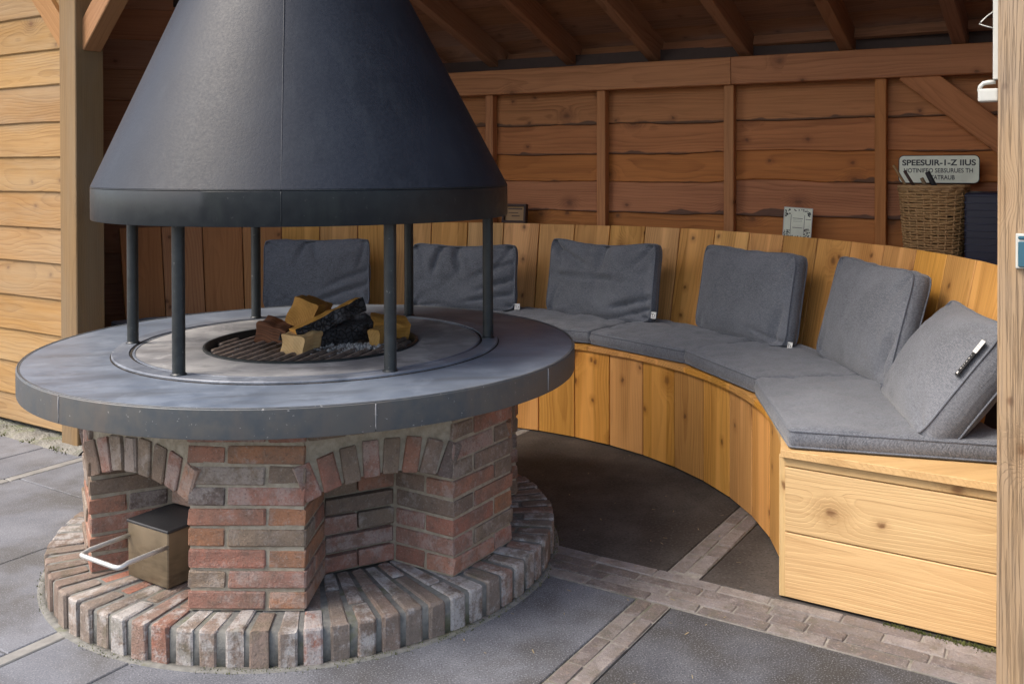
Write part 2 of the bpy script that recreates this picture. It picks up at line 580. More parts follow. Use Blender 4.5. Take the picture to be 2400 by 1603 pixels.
M['hood'] = metal_paint('hammered_dark_paint', (.0085, .0115, .018), (.014, .018, .027), .50, 110, .24, .0016, .30, .0, ((16.0, 16.0, 1.4), (.022, .027, .035), .5))
M['band'] = metal_paint('dark_band_paint', (.008, .011, .014), (.015, .019, .021), .42, 30, .16, .0015, .35, .05, ((14.0, 14.0, 2.0), (.020, .026, .024), .5))
M['steel_post'] = metal_paint('dark_steel', (.010, .0135, .015), (.022, .026, .027), .40, 40, .3, .002, .5, .25)
M['table'] = metal_paint('slate_table', (.100, .122, .158), (.150, .175, .212), .42, 12, .18, .002, .55, .12, ((2.0, 10.0, 5.0), (.070, .078, .090), .7), worn=.22)
M['rim'] = metal_paint('rim_paint', (.060, .070, .078), (.095, .092, .085), .5, 25, .3, .002, .45, .5, ((9.0, 9.0, 1.0), (.13, .10, .08), .45))
M['worn'] = metal_paint('worn_highlight_paint', (.07, .08, .09), (.13, .135, .14), .45, 30, .3, .002, .5, .9)  # chipped paint with the rim's highlight in its lighter colour
M['ring'] = metal_paint('ring_plate', (.105, .12, .15), (.16, .175, .20), .45, 20, .4, .003, .5, .3, worn=.5)
M['hearth'] = metal_paint('ashy_hearth', (.18, .18, .185), (.32, .315, .31), .6, 14, .45, .003, .35, .15, ((3.0, 9.0, 5.0), (.11, .105, .105), .7), worn=.35)
M['grate'] = metal_paint('rusty_grate', (.085, .068, .055), (.25, .19, .15), .65, 40, .5, .003, .4, .3)
M['pan'] = simple_noise('ash_pan', (.02, .019, .018), (.07, .06, .05), 35, .95, .8, .01, .1)
M['char'] = None


def char_mat():
    t = NT('charred_wood')
    q = t.vmath('ADD', t.obj(), t.comb(t.math('MULTIPLY', t.rnd(), 9.0), 0.0, 0.0))
    v = t.n('TexVoronoi', feature='DISTANCE_TO_EDGE')
    t.l(q, v.inputs['Vector'])
    v.inputs['Scale'].default_value = 55
    e = t.step(v.outputs['Distance'], .0, .12)
    col = t.mix(e, (.012, .011, .011), (.05, .048, .05))
    col = t.mix(t.math('MULTIPLY', t.step(t.noise(q, 9, 3), .55, .7), .7), col, (.30, .30, .31))
    return t.out(col, .7, t.bump(e, 1.0, .006), spec=.4)


M['char'] = char_mat()
M['burnt'] = wood('scorched_log', (.16, .065, .03), (.03, .017, .012), freq=140, rough=.75, tone=.1, knots=.05, contrast=1.5)
M['ash'] = simple_noise('ash', (.16, .155, .15), (.48, .47, .45), 60, 1.0, .8, .006, .1)


def fabric(name, c1, c2, weave=520):
    t = NT(name)
    p = t.obj()
    wv1 = t.n('TexWave', wave_type='BANDS', bands_direction='X')
    wv2 = t.n('TexWave', wave_type='BANDS', bands_direction='Y')
    for wv in (wv1, wv2):
        t.l(p, wv.inputs['Vector'])
        wv.inputs['Scale'].default_value = weave / 6.283
        wv.inputs['Distortion'].default_value = 2.0
        wv.inputs['Detail'].default_value = 1.0
    n1 = t.noise(p, 250, 3, .7)
    n2 = t.noise(t.vmath('MULTIPLY', p, (90.0, 500.0, 90.0)), 1.0, 2, .6)
    n3 = t.noise(p, 5, 3, .5)
    f = t.math('ADD', t.math('MULTIPLY', n1, .55), t.math('MULTIPLY', n2, .45))
    col = t.mix(t.step(f, .36, .64), c1, c2)
    col = t.mix(t.math('MULTIPLY', t.step(n3, .4, .7), .25), col, tuple(c * 1.25 for c in c2))
    h = t.math('ADD', t.math('ADD', wv1.outputs['Fac'], wv2.outputs['Fac']), n1)
    m = t.out(col, .95, t.bump(h, .35, .0012), spec=.15)
    t.b.inputs['Sheen Weight'].default_value = .25
    t.b.inputs['Sheen Roughness'].default_value = .5
    return m


M['fabric'] = fabric('grey_woven_fabric', (.070, .075, .086), (.178, .186, .206))
M['piping'] = fabric('grey_piping', (.07, .078, .092), (.15, .16, .185))


def flat(name, c, rough=.5, metal=0.0, spec=.5, noise_amt=.15, scale=40, bump=.1):
    t = NT(name)
    p = t.obj()
    n1 = t.noise(p, scale, 4, .6)
    col = t.mix(t.math('MULTIPLY', t.step(n1, .35, .7), noise_amt), c, tuple(x * .5 for x in c))
    return t.out(col, rough, t.bump(n1, bump, .002), metal=metal, spec=spec)


M['bin'] = metal_paint('brassy_bin_steel', (.20, .155, .098), (.31, .24, .155), .42, 9, .3, .002, .5, .12, ((3.0, 3.0, 9.0), (.06, .045, .028), .9), metal=.45)
M['bin_top'] = metal_paint('dark_bin_top', (.02, .02, .022), (.05, .05, .052), .45, 14, .3, .002, .5, .1)
M['steel'] = flat('bright_steel', (.66, .65, .62), .42, .65, .5, .2)
M['white_plastic'] = flat('white_plastic', (.46, .46, .42), .4, 0, .5, .08)
M['tag_white'] = flat('tag_white', (.72, .71, .67), .8)
M['tag_black'] = flat('tag_black', (.015, .015, .017), .7)
M['sign'] = flat('sign_cream', (.72, .74, .60), .45, 0, .5, .25, 12)
M['sign_ink'] = flat('sign_ink', (.018, .02, .02), .5)
M['wicker'] = wood('wicker', (.36, .22, .10), (.17, .09, .04), freq=200, rough=.65, tone=.3, knots=.02)
M['navy'] = flat('navy_plastic', (.012, .014, .032), .5, 0, .5, .3)
M['navy_rib'] = flat('navy_rib', (.03, .034, .06), .45)
M['frame_dark'] = flat('dark_frame_wood', (.055, .028, .020), .6, 0, .4, .3)
M['teal'] = flat('teal_glass', (.03, .10, .14), .12, 0, .7, .15, 8, .02)
M['moss'] = simple_noise('moss', (.045, .06, .015), (.12, .125, .045), 60, 1.0, .5, .005, .1)
M['leaf'] = simple_noise('dry_bits', (.20, .15, .08), (.34, .28, .17), 60, .9, .3, .002, .2)

# ------------------------------------------------------------------ ground
ground = put('ground', data_mesh([(-300, -300, -.03), (300, -300, -.03), (300, 300, -.03), (-300, 300, -.03)], [(0, 1, 2, 3)]), None, None, M['far'])
tag(ground, kind='structure')
bed = put('paving_bed', data_mesh([tuple(G(a, b, -.018)) for a, b in ((-7, -4.5), (5, -4.5), (5, 4), (-7, 4))], [(0, 1, 2, 3)]), None, None, M['earth'])
tag(bed, kind='structure')
BA0, BA1 = .200, .412          # band of bricks along the front
BB0, BB1 = 1.105, 1.214        # band of bricks running inwards


def slab(a0, a1, b0, b1, mat, dz=0.0):
    g = .0025
    me = box_mesh(a1 - a0 - 2 * g, b1 - b0 - 2 * g, .02, .003)
    put('paving_slab', me, frame(G((a0 + a1) / 2, (b0 + b1) / 2, -.010 + dz), E1, E2, EZ), bed, M[mat])


# left field: long strips running inwards, with two pale strips between
for a0, a1, cuts in ((.161, BB0, ()), (-.104, .161, (-.62, .35)), (-.73, -.152, (-.95, .02, 1.1)), (-1.503, -.73, (-1.3, -.15, .9)), (-1.83, -1.556, (-.7, .6)), (-2.6, -1.83, (-.4,)), (-3.6, -2.6, (-1.2,)), (-4.8, -3.6, ())):
    bs = [-3.6] + [c for c in cuts if c < BA1] + [2.9 if a0 < -.2 else BA0]
    for b0, b1 in zip(bs[:-1], bs[1:]):
        slab(a0, a1, b0, b1, 'half_shade_slab' if a0 > .15 else 'slab', random.uniform(-.0006, .0006))
for a0, a1 in ((-.150, -.106), (-1.554, -1.505)):
    b = -3.6
    while b < 2.6:
        l = random.uniform(.45, .9)
        put('paving_strip', box_mesh(a1 - a0, l - .006, .02, .003), frame(G((a0 + a1) / 2, b + l / 2, -.0095), E1, E2, EZ), bed, M['strip'])
        b += l
# quadrants round the crossing
slab(BB1, 3.6, -3.6, BA0, 'shade_slab')
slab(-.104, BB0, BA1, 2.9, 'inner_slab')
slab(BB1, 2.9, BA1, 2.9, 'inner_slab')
put('joint_bed', box_mesh(3.2, BA1 - BA0 - .004, .01, 0), frame(G(1.8, (BA0 + BA1) / 2, -.0058), E1, E2, EZ), bed, M['joint'])
for b0, b1 in ((-2.2, BA0 + .001), (BA1 - .001, 2.2)):
    put('joint_bed', box_mesh(BB1 - BB0 - .004, b1 - b0, .01, 0), frame(G((BB0 + BB1) / 2, (b0 + b1) / 2, -.0058), E1, E2, EZ), bed, M['joint'])
put('joint_bed', lathe_mesh([(.80, -.01), (.829, -.01), (.827, .0015), (.80, .004)], 120), None, bed, M['dark_mortar'])
pav = [box_mesh(l, .0485, .03, .003, .0016) for l in (.205, .2, .098, .15)]
for row in range(4):
    b = BA0 + .0035 + .0265 + row * .0525
    a = .2 + random.uniform(0, .2)
    while a < 3.4:
        k = random.choice((0, 0, 1, 2, 3, 1)) if a > 1.2 else random.choice((0, 1, 0, 3))
        l = (.205, .2, .098, .15)[k]
        put('paving_brick', pav[k], frame(G(a + l / 2, b - .0015, -.0125 + random.uniform(-.0015, .0015)), *(lambda c, s: (E1 * c + E2 * s, E2 * c - E1 * s))(cos(.01), random.uniform(-.008, .008)), EZ), bed, M['paver'])
        a += l + .0055
pv2 = [box_mesh(.0485, l, .03, .003, .0016) for l in (.205, .098, .15)]
for col in range(2):
    a = BB0 + .0035 + .0255 + col * .053
    for lo, hi in ((-2.2, BA0), (BA1, 2.2)):
        b = lo + random.uniform(0, .05)
        while b < hi - .05:
            k = random.choice((0, 0, 1, 2))
            l = min((.205, .098, .15)[k], hi - b - .003)
            me = pv2[k] if l > .09 and abs(l - (.205, .098, .15)[k]) < .001 else box_mesh(.0475, l, .03, .004)
            put('paving_brick', me, frame(G(a, b + l / 2, -.0125 + random.uniform(-.0015, .0015)), E1, E2, EZ), bed, M['paver'])
            b += l + .0055
foot = put('footing_strip', None)
WM[foot] = Matrix.Identity(4)
tag(foot, kind='structure')
v, f = [], []
NX, NY = 60, 6
for i in range(NX + 1):
    for j in range(NY + 1):
        a, b = -5.0 + 3.42 * i / NX, .135 + .25 * j / NY
        h = .016 * min(1, 4 * j / NY) + .009 * noise.noise(Vector((a * 9, b * 14, 0))) + .004
        v.append(tuple(G(a, b - .02 * (noise.noise(Vector((a * 5, 0, 3))) if j == 0 else 0), max(h, -.01) if j else -.012)))
for i in range(NX):
    for j in range(NY):
        q = i * (NY + 1) + j
        f.append((q, q + 1, q + NY + 2, q + NY + 1))
put('concrete', data_mesh(v, f, True), None, foot, M['footing'])

# ------------------------------------------------------------------ round fireplace
ZR, ZB, ZT, RT = .097, .602, .676, .88
fp = thing('round_fireplace', 'round open fireplace with dark steel hood on thin posts over a brick base', 'fireplace')
base = put('brick_base', lathe_mesh([(.30, .090), (.30, -.012), (.8015, -.012), (.8015, .087), (.794, .0918)], 96), None, fp, M['dark_mortar'])
NB = 76


def wedge(r0, r1, z1, seed):
    rng = random.Random(seed)
    g0 = .008 + .010 * (r0 - .48) / .33
    g1 = .008 + .010 * (r1 - .48) / .33
    w0, w1 = 2 * pi * r0 / NB / 2 - g0 / 2, 2 * pi * r1 / NB / 2 - g1 / 2
    bm = bmesh.new()
    vs = [bm.verts.new(p) for p in ((r0, -w0, -.008), (r1, -w1, -.008), (r1, w1, -.008), (r0, w0, -.008), (r0, -w0, z1), (r1, -w1, z1), (r1, w1, z1), (r0, w0, z1))]
    for q in ((3, 2, 1, 0), (4, 5, 6, 7), (0, 1, 5, 4), (1, 2, 6, 5), (2, 3, 7, 6), (3, 0, 4, 7)):
        bm.faces.new([vs[i] for i in q])
    bmesh.ops.bevel(bm, geom=bm.edges[:], offset=.0065, segments=2, affect='EDGES', profile=.55)
    for v in bm.verts:
        v.co += Vector((rng.uniform(-1, 1), rng.uniform(-1, 1), rng.uniform(-1, 1))) * .0014
    return bm_mesh(bm)


short_o = [wedge(.705, .809, ZR, i) for i in range(4)]
long_i = [wedge(.488, .697, ZR - .002, i) for i in range(3)]
long_o = [wedge(.602, .809, ZR, 10 + i) for i in range(4)]
short_i = [wedge(.488, .594, ZR - .002, i) for i in range(3)]
for i in range(NB):
    a = 2 * pi * i / NB
    sets = (short_o, long_i) if i % 2 else (long_o, short_i)
    for k, st in enumerate(sets):
        m = Matrix.Translation((0, 0, random.uniform(-.003, .002))) @ Matrix.Rotation(a + random.uniform(-.003, .003), 4, 'Z') @ Matrix.Translation((random.uniform(-.005, .003) if k == 0 else 0, 0, 0))
        put('rim_brick', random.choice(st), m, base, M['rim_brick'])

# piers
CH = .0549
BH = .0455
PW, PD, PA = .312, .215, .695
brick_sizes = {}


def brick(name, L, D, H, mw, n=4, parent=None, mat='brick'):
    key = (round(L, 3), round(D, 3), round(H, 3))
    if key not in brick_sizes:
        brick_sizes[key] = [box_mesh(L, D, H, .0030, .0022, 1, random.Random(i)) for i in range(n)]
    me = random.choice(brick_sizes[key])
    return put(name, me, mw, parent or base, M[mat])


PHI0 = rad(-104.4)
rest_v, rest_f = [], []


def stash(L, D, H, mw):
    k = len(rest_v)
    for x in (-.5, .5):
        for y in (-.5, .5):
            for z in (-.5, .5):
                rest_v.append(tuple(mw @ Vector((x * L, y * D, z * H))))
    for q in ((0, 1, 3, 2), (4, 6, 7, 5), (0, 4, 5, 1), (2, 3, 7, 6), (0, 2, 6, 4), (1, 5, 7, 3)):
        rest_f.append(tuple(k + i for i in q))


for ip in range(6):
    ph = PHI0 + ip * pi / 3
    rho, tau = Vector((cos(ph), sin(ph), 0)), Vector((-sin(ph), cos(ph), 0))
    seen = ip in (0, 1, 2, 5)
    # mortar block of the pier
    put('mortar_block', box_mesh(PW - .009, .30, ZB - ZR + .004, 0), frame(rho * (PA - .0045 - .15) + EZ * ((ZB + ZR) / 2), tau, rho, EZ), base, M['mortar'])
    for c in range(9):
        z = ZR + .004 + BH / 2 + c * CH
        A = c % 2 == 0
        sgn = -1 if A else 1
        jt = .010
        L1 = .205
        L2 = PW - L1 - jt
        # stretcher at the face, header beside it, stretcher behind
        items = ((sgn * (-1) * (PW / 2 - L1 / 2) * -1, PA - .05, L1, .10), (sgn * -(PW / 2 - L2 / 2), PA - PD / 2, L2, PD - .004), (sgn * (PW / 2 - L1 / 2), PA - .16, L1, .105))
        for x, rr, L, D in items:
            mw = frame(rho * (rr + random.uniform(-.0004, .003)) + tau * (x + random.uniform(-.0015, .0015)) + EZ * (z + random.uniform(-.0012, .0012)), tau, rho, EZ)
            if seen:
                brick('brick', L, D, BH, mw)
            else:
                stash(L, D, BH, mw)
    # niche towards the next pier
    ps = ph + pi / 6
    psi, t2 = Vector((cos(ps), sin(ps), 0)), Vector((-sin(ps), cos(ps), 0))
    nseen = ip in (0, 1, 5)
    for c in range(7):
        z = ZR + .004 + BH / 2 + c * CH
        for (x, L) in (((0, .205),) if c % 2 else ((-.058, .10), (.052, .11))):
            mw = frame(psi * (.452 + random.uniform(-.002, .002)) + t2 * x + EZ * z, t2, psi, EZ)
            if nseen:
                brick('brick', L, .07, BH, mw)
            else:
                stash(L, .07, BH, mw)
    # arch
    HC, SP, RISE = .2123, .378, .045
    RA = (HC * HC + RISE * RISE) / (2 * RISE)
    zc = SP + RISE - RA
    half = math.asin(HC / RA)
    DA = .674
    NVS = 8
    poly = [(RA * sin(-half + 2 * half * k / 16), zc + RA * cos(-half + 2 * half * k / 16) + .004) for k in range(17)]
    poly = poly + [(HC, ZB), (-HC, ZB)]
    me = prism_mesh(poly, -.10, -.0035)
    put('arch_mortar', me, frame(psi * DA, t2, EZ, psi), base, M['mortar'])
    step_ = 2 * half / NVS
    for k in range(NVS):
        th = -half + step_ * (k + .5)
        r0, r1 = RA + random.uniform(-.004, .002), RA + .097
        rc = (r0 + r1) / 2
        er = t2 * sin(th) + EZ * cos(th)
        et = t2 * cos(th) - EZ * sin(th)
        mw = frame(psi * (DA - .045 + random.uniform(-.003, .003)) + t2 * (rc * sin(th)) + EZ * (zc + rc * cos(th)), et, psi, er)
        if nseen:
            brick('arch_brick', RA * step_ - .008, .10, r1 - r0 if False else .097, mw)
        else:
            stash(RA * step_ - .008, .10, .097, mw)
    # course over the arch
    for x, L in ((-.150, .105), (.0, .175), (.150, .105)):
        mw = frame(psi * (DA - .05) + t2 * x + EZ * (ZB - .040), t2, psi, EZ)
        if nseen:
            brick('brick', L, .10, .04, mw)
        else:
            stash(L, .10, .04, mw)
tag(put('far_side_brickwork', data_mesh(rest_v, rest_f), None, base, M['brick']), kind='stuff')
hexa = [(.552 * cos(PHI0 + k * pi / 3), .552 * sin(PHI0 + k * pi / 3)) for k in range(6)]
put('mortar_core', prism_mesh([(x * .978, y * .978) for x, y in hexa], ZR - .01, ZB), None, base, M['mortar'])

# table
table = put('table_top', lathe_mesh([(.36, ZB), (RT - .02, ZB), (RT - .004, ZB + .004), (RT - .004, ZT - .002), (RT - .010, ZT), (.36, ZT)], 160), None, fp, M['table'])
auto(table, 40)
cuts = [rad(-137.1), rad(-80), rad(-40), rad(40), rad(130), rad(-137.1 + 360)]
for a0, a1 in zip(cuts[:-1], cuts[1:]):
    n = max(8, int((a1 - a0) / rad(2.5)))
    auto(put('rim_band', lathe_mesh([(RT - .010, ZB - .002), (RT - .001, ZB - .002), (RT, ZB + .002), (RT, ZT - .003), (RT - .004, ZT + .001), (RT - .010, ZT + .001)], n, a0 + .0012, a1 - .0012), None, table, M['rim']), 40)
    put('weld_seam', tube_mesh([((RT + .0005) * cos(a0), (RT + .0005) * sin(a0), ZB + .006 + (ZT - ZB - .01) * i / 7) for i in range(8)], lambda s: .0017 + .0008 * sin(s * 37), 6), None, table, M['hearth'])
put('worn_edge_highlight', tube_mesh([((RT - .0035) * cos(t_), (RT - .0035) * sin(t_), ZT + .0006 + .0008 * noise.noise(Vector((t_ * 60, 0, 0)))) for t_ in [2 * pi * i / 360 for i in range(360)]], .0018, 5, True), None, table, M['worn'])  # chipped rim edge, its paler tone also standing for the edge highlight
auto(put('ring_plate', lathe_mesh([(.553, ZT - .004), (.6214, ZT - .004), (.6214, ZT + .006), (.6195, ZT + .0085), (.571, ZT + .0085), (.569, ZT + .0035), (.561, ZT + .0035), (.559, ZT + .0075), (.553, ZT + .0075)], 160), None, fp, M['ring']), 30)
put('ring_groove', lathe_mesh([(.5595, ZT + .0045), (.5685, ZT + .0045), (.5685, ZT + .0035), (.5595, ZT + .0035)], 160), None, fp, M['pan'])
put('ring_edge_shadow', tube_mesh([(.6228 * cos(t_), .6228 * sin(t_), ZT + .0002) for t_ in [2 * pi * i / 200 for i in range(200)]], .0026, 5, True), None, fp, M['pan'])  # dark tube put in as the shadow round the plate's outer edge
auto(put('hearth_plate', lathe_mesh([(.352, ZT - .02), (.552, ZT - .02), (.552, ZT + .0055), (.365, ZT + .003), (.352, ZT + .001)], 128), None, fp, M['hearth']), 30)
auto(put('grate_rim', lathe_mesh([(.337, ZT - .03), (.351, ZT - .03), (.351, ZT + .006), (.345, ZT + .008), (.341, ZT + .006), (.339, ZT - .006)], 128), None, fp, M['steel_post']), 30)
auto(put('fire_bowl', lathe_mesh([(0.0, ZT - .12), (.25, ZT - .115), (.35, ZT - .03), (.34, ZT - .03), (.24, ZT - .105), (0.0, ZT - .11)], 64), None, fp, M['pan']), 30)
GA = rad(62)
gx, gy = Vector((cos(GA), sin(GA), 0)), Vector((-sin(GA), cos(GA), 0))
gr = put('grate', tube_mesh([(.325 * cos(t), .325 * sin(t), ZT - .028) for t in [2 * pi * i / 48 for i in range(48)]], .008, 6, True), None, fp, M['grate'])
for i in range(-8, 9):
    o = i * .040
    hl = sqrt(max(.0, .325 ** 2 - o * o))
    if hl < .05:
        continue
    put('bar', box_mesh(2 * hl, .021, .018, .006), frame(gy * o + EZ * (ZT - .016), gx, gy, EZ), gr, M['grate'])
# posts
for k in range(6):
    a = pi - .1502 + k * pi / 3
    x, y = .5886 * cos(a), .5886 * sin(a)
    p = put('post', lathe_mesh([(0, ZT + .006), (.018, ZT + .006), (.018, 1.125), (0, 1.125)], 24), Matrix.Translation((x, y, 0)), fp, M['steel_post'])
    auto(p, 40)
    put('weld_collar', lathe_mesh([(.016, ZT + .004), (.023, ZT + .0085), (.021, ZT + .011), (.018, ZT + .014)], 24, closed=False), Matrix.Translation((x, y, 0)), p, M['steel_post'])
# hood
RH, H0, H1 = .666, 1.106, 1.203
HX, HY = -.012, .003


def lean(z):
    t = max(0, z - H1)
    return (HX - .045 * t, HY + .008 * t)


hood = auto(put('hood', lathe_mesh([(RH - .002, H1 - .003), (RH + .001, H1 + .004), (.370, 1.82), (.165, 2.265), (.16, 2.3), (.155, 2.3), (.364, 1.82), (RH - .009, H1 - .003)], 128, lean=lean), None, fp, M['hood']), 30)
auto(put('hood_band', lathe_mesh([(RH, H0), (RH + .0015, H0 + .003), (RH + .0015, H1 - .003), (RH - .002, H1 + .003), (RH - .008, H1), (RH - .008, H0)], 128, lean=lean), None, hood, M['band']), 30)
sa = rad(-96)


def hood_pt(t, a, d=0.0):
    z = H1 + t * (1.82 - H1)
    r = RH + (.370 - RH) * t + d
    l_ = lean(z)
    return (r * cos(a) + l_[0], r * sin(a) + l_[1], z)


put('seam', tube_mesh([hood_pt(t / 20, sa, .0004) for t in range(0, 36)], .0024, 6), None, hood, M['hood'])
put('band_seam', tube_mesh([(HX + (RH + .0012) * cos(sa), HY + (RH + .0012) * sin(sa), H0 + .004 + (H1 - H0 - .006) * i / 6) for i in range(7)], .0016, 6), None, hood, M['band'])
put('fold_weld', tube_mesh([(HX + (RH + .0005) * cos(t), HY + (RH + .0005) * sin(t), H1 + .001 + .0006 * noise.noise(Vector((t * 40, 0, 0)))) for t in [2 * pi * i / 240 for i in range(240)]], .0018, 5, True), None, hood, M['band'])
auto(put('chimney_pipe', lathe_mesh([(.16, 2.29), (.165, 2.29), (.165, 3.6), (.16, 3.6)], 48), Matrix.Translation((-.0605, .0116, 0)), hood, M['hood']), 30)

# logs and embers
ZG = ZT - .014


def log(name, label, pts, L, W, H, mat, axis, rise=0.0, roll=0.0, jit=.009, cut=8, char_side=0):
    d = Vector((cos(axis) * cos(rise), sin(axis) * cos(rise), sin(rise)))
    s = Vector((-sin(axis), cos(axis), 0))
    u = d.cross(s)
    s2 = s * cos(roll) + u * sin(roll)
    u2 = d.cross(s2)
    bm = bmesh.new()
    bmesh.ops.create_cube(bm, size=1.0)
    for v in bm.verts:
        v.co = Vector((v.co.x * L, v.co.y * W, v.co.z * H))
    bmesh.ops.subdivide_edges(bm, edges=bm.edges[:], cuts=cut, use_grid_fill=True)
    sd = hash(label) % 100 if False else len(label) * 1.7
    for v in bm.verts:
        n_ = noise.noise_vector(v.co * 22 + Vector((sd, 0, 0)))
        v.co += n_ * jit
        if abs(v.co.y) > W * .47 and abs(v.co.z) > H * .47:
            v.co.y *= .955
            v.co.z *= .955
    me = bm_mesh(bm)
    me.materials.append(M[mat])
    me.materials.append(M['char'])
    if char_side:
        for pl in me.polygons:
            if pl.normal.y * char_side > .6 or pl.normal.z < -.6:
                pl.material_index = 1
    return tag(put(name, me, frame(Vector(pts), d, s2, u2)), label, 'firewood', 'firewood on the grate')


log('firewood', 'chunky golden log with square sawn end on top of the pile', (-.012, .150, .758), .17, .092, .090, 'log_wood', rad(72), rad(-6), rad(20))
log('firewood', 'long thin split log leaning slantwise across the pile', (.052, .02, .748), .29, .040, .050, 'log_wood', rad(38), rad(15), rad(-6), char_side=-1)
log('firewood', 'pale stubby log end lying in front on the grate', (-.035, -.065, .692), .12, .082, .062, 'pale_log', rad(60), rad(2), rad(8))
log('firewood', 'scorched dark brown block at the left of the pile', (-.125, .135, .693), .11, .085, .07, 'burnt', rad(-22), rad(-12), rad(10))
log('firewood', 'black charred log with crazed surface under the leaning log', (.105, .055, .698), .24, .085, .06, 'char', rad(33), rad(6), rad(14), .008, 9)
log('firewood', 'yellow wood block with ridged end at the right front of the pile', (.215, -.015, .69), .10, .036, .058, 'log_wood', rad(70), 0, 0)
log('firewood', 'ochre split log at the right back behind the front post', (.262, .105, .705), .13, .09, .055, 'log_wood', rad(10), rad(-8), rad(15), .009)
log('firewood', 'thin dark charred stick tucked beneath the golden log', (-.04, .12, .690), .16, .03, .03, 'char', rad(20), 0, 0)
rng = random.Random(3)
v, f = [], []
for i in range(1500):
    if i < 900:
        x, y, s, z = .135 + rng.gauss(0, .055), -.055 + rng.gauss(0, .032), rng.choice((.002, .003, .004, .007)), ZG + rng.uniform(-.004, .008)
    else:
        a, r = rng.uniform(0, 2 * pi), .28 * sqrt(rng.random())
        x, y, s, z = r * cos(a), r * sin(a), rng.uniform(.0015, .005), ZG - .004 + rng.uniform(-.006, .004)
    k = len(v)
    for p in ((1, 0, 0), (-1, 0, 0), (0, 1, 0), (0, -1, 0), (0, 0, 1), (0, 0, -1)):
        q = Vector(p) * s * rng.uniform(.6, 1.3)
        v.append((x + q.x, y + q.y, z + q.z))
    for q in ((0, 2, 4), (2, 1, 4), (1, 3, 4), (3, 0, 4), (2, 0, 5), (1, 2, 5), (3, 1, 5), (0, 3, 5)):
        f.append(tuple(k + i for i in q))
tag(put('ash', data_mesh(v, f), None, None, M['ash']), 'grey white ash and crumbs on the fire grate', 'ash', kind='stuff')

# ash bin in the left niche
bn = Vector((-S2, -S2, 0))
bt = Vector((S2, -S2, 0))
bc = (Vector((-.518, -.375, 0)) + Vector((-.394, -.498, 0))) / 2
ab = thing('ash_bin', 'square brass coloured steel ash box with wire handle in the left niche', 'ash box', bc + EZ * ZR)
body = put('body', box_mesh(.178, .30, .155, .003), frame(bc - bn * .15 + EZ * (ZR + .0795), bt, -bn, EZ), ab, M['bin'])
put('lid', box_mesh(.184, .306, .008, .002), frame(bc - bn * .15 + EZ * (ZR + .160), bt, -bn, EZ), ab, M['bin_top'])
hz = ZR + .118
hp = []
for s, q in ((-1, 1),):
    A, B = bc - bt * .084 + EZ * hz, bc + bt * .084 + EZ * hz
    A2, B2 = A + bn * .15 - EZ * .004, B + bn * .15 - EZ * .004
    hp = [A - bn * .004, A + bn * .05, A + bn * .12, A2 - bn * .012, A2 + bt * .004 - bn * .003, A2 + bt * .014, A2 + bt * .08, B2 - bt * .014, B2 - bt * .004 - bn * .003, B2 - bn * .012, B + bn * .12, B + bn * .05, B - bn * .004]
put('handle', tube_mesh([tuple(p) for p in hp], .0065, 10), None, ab, M['steel'])

# ------------------------------------------------------------------ curved bench
BC = Vector((.028, .008, 0))
RS, RB0, RB1, ZS, ZK = 1.515, 2.085, 2.188, .42, .952
bench = thing('curved_bench', 'long curved larch bench with upright plank front and leaning plank back', 'bench', BC)


def P(r, th, z=0.0):
    return BC + Vector((r * cos(th), r * sin(th), z))


def th_at(r, e2):
    """angle on the bench circle of radius r at inward distance e2 (right-hand end)"""
    c = BC.dot(E2)
    return -pi / 4 + math.asin((e2 - c) / r)


TL = rad(121)
stp = rad(7.55)
t = rad(47.7)
seams = []
while t > rad(-26.5):
    seams.append(t)
    t -= stp
t_end = th_at(RS, .425)
seams.append(t_end)
t = rad(47.7) + stp
while t < TL:
    seams.insert(0, t)
    t += stp
seams.insert(0, TL)
for a, b in zip(seams[:-1], seams[1:]):
    m = (a + b) / 2
    wd = 2 * RS * math.tan((a - b) / 2) - .0048
    inw = Vector((-cos(m), -sin(m), 0))
    tg = Vector((-sin(m), cos(m), 0))
    put('front_plank', plank_mesh(ZS - .006, wd, .02, 1, .002), frame(P(RS + .010, m, ZS / 2 + .004), EZ, tg * -1 if (EZ.cross(-tg)).dot(inw) > 0 else tg, inw), bench, M['bench_wood'])
# back planks
bs = rad(5.48)
t = rad(62.3)
ks = []
while t > rad(-19.5):
    ks.append(t)
    t -= bs
ks.append(rad(-21.5))
t = rad(62.3) + bs
while t < rad(122):
    ks.insert(0, t)
    t += bs
for i, (a, b) in enumerate(zip(ks[:-1], ks[1:])):
    m = (a + b) / 2
    p0, p1 = P(RB0, m, ZS + .03), P(RB1, m, ZK + random.uniform(-.002, .002))
    ax = (p1 - p0)
    L = ax.length
    ax.normalize()
    tg = Vector((-sin(m), cos(m), 0))
    nz = ax.cross(tg)
    inw = Vector((-cos(m), -sin(m), 0))
    if nz.dot(inw) < 0:
        tg = -tg
        nz = ax.cross(tg)
    w0 = 2 * RB0 * math.tan((a - b) / 2) - .0048
    w1 = 2 * RB1 * math.tan((a - b) / 2) - .0048
    put('back_plank', plank_mesh(L, w0, .022, 1, .002, w1), frame((p0 + p1) / 2 - nz * .011, ax, tg, nz), bench, M['old_bench_wood' if m > rad(97) else 'bench_wood'])
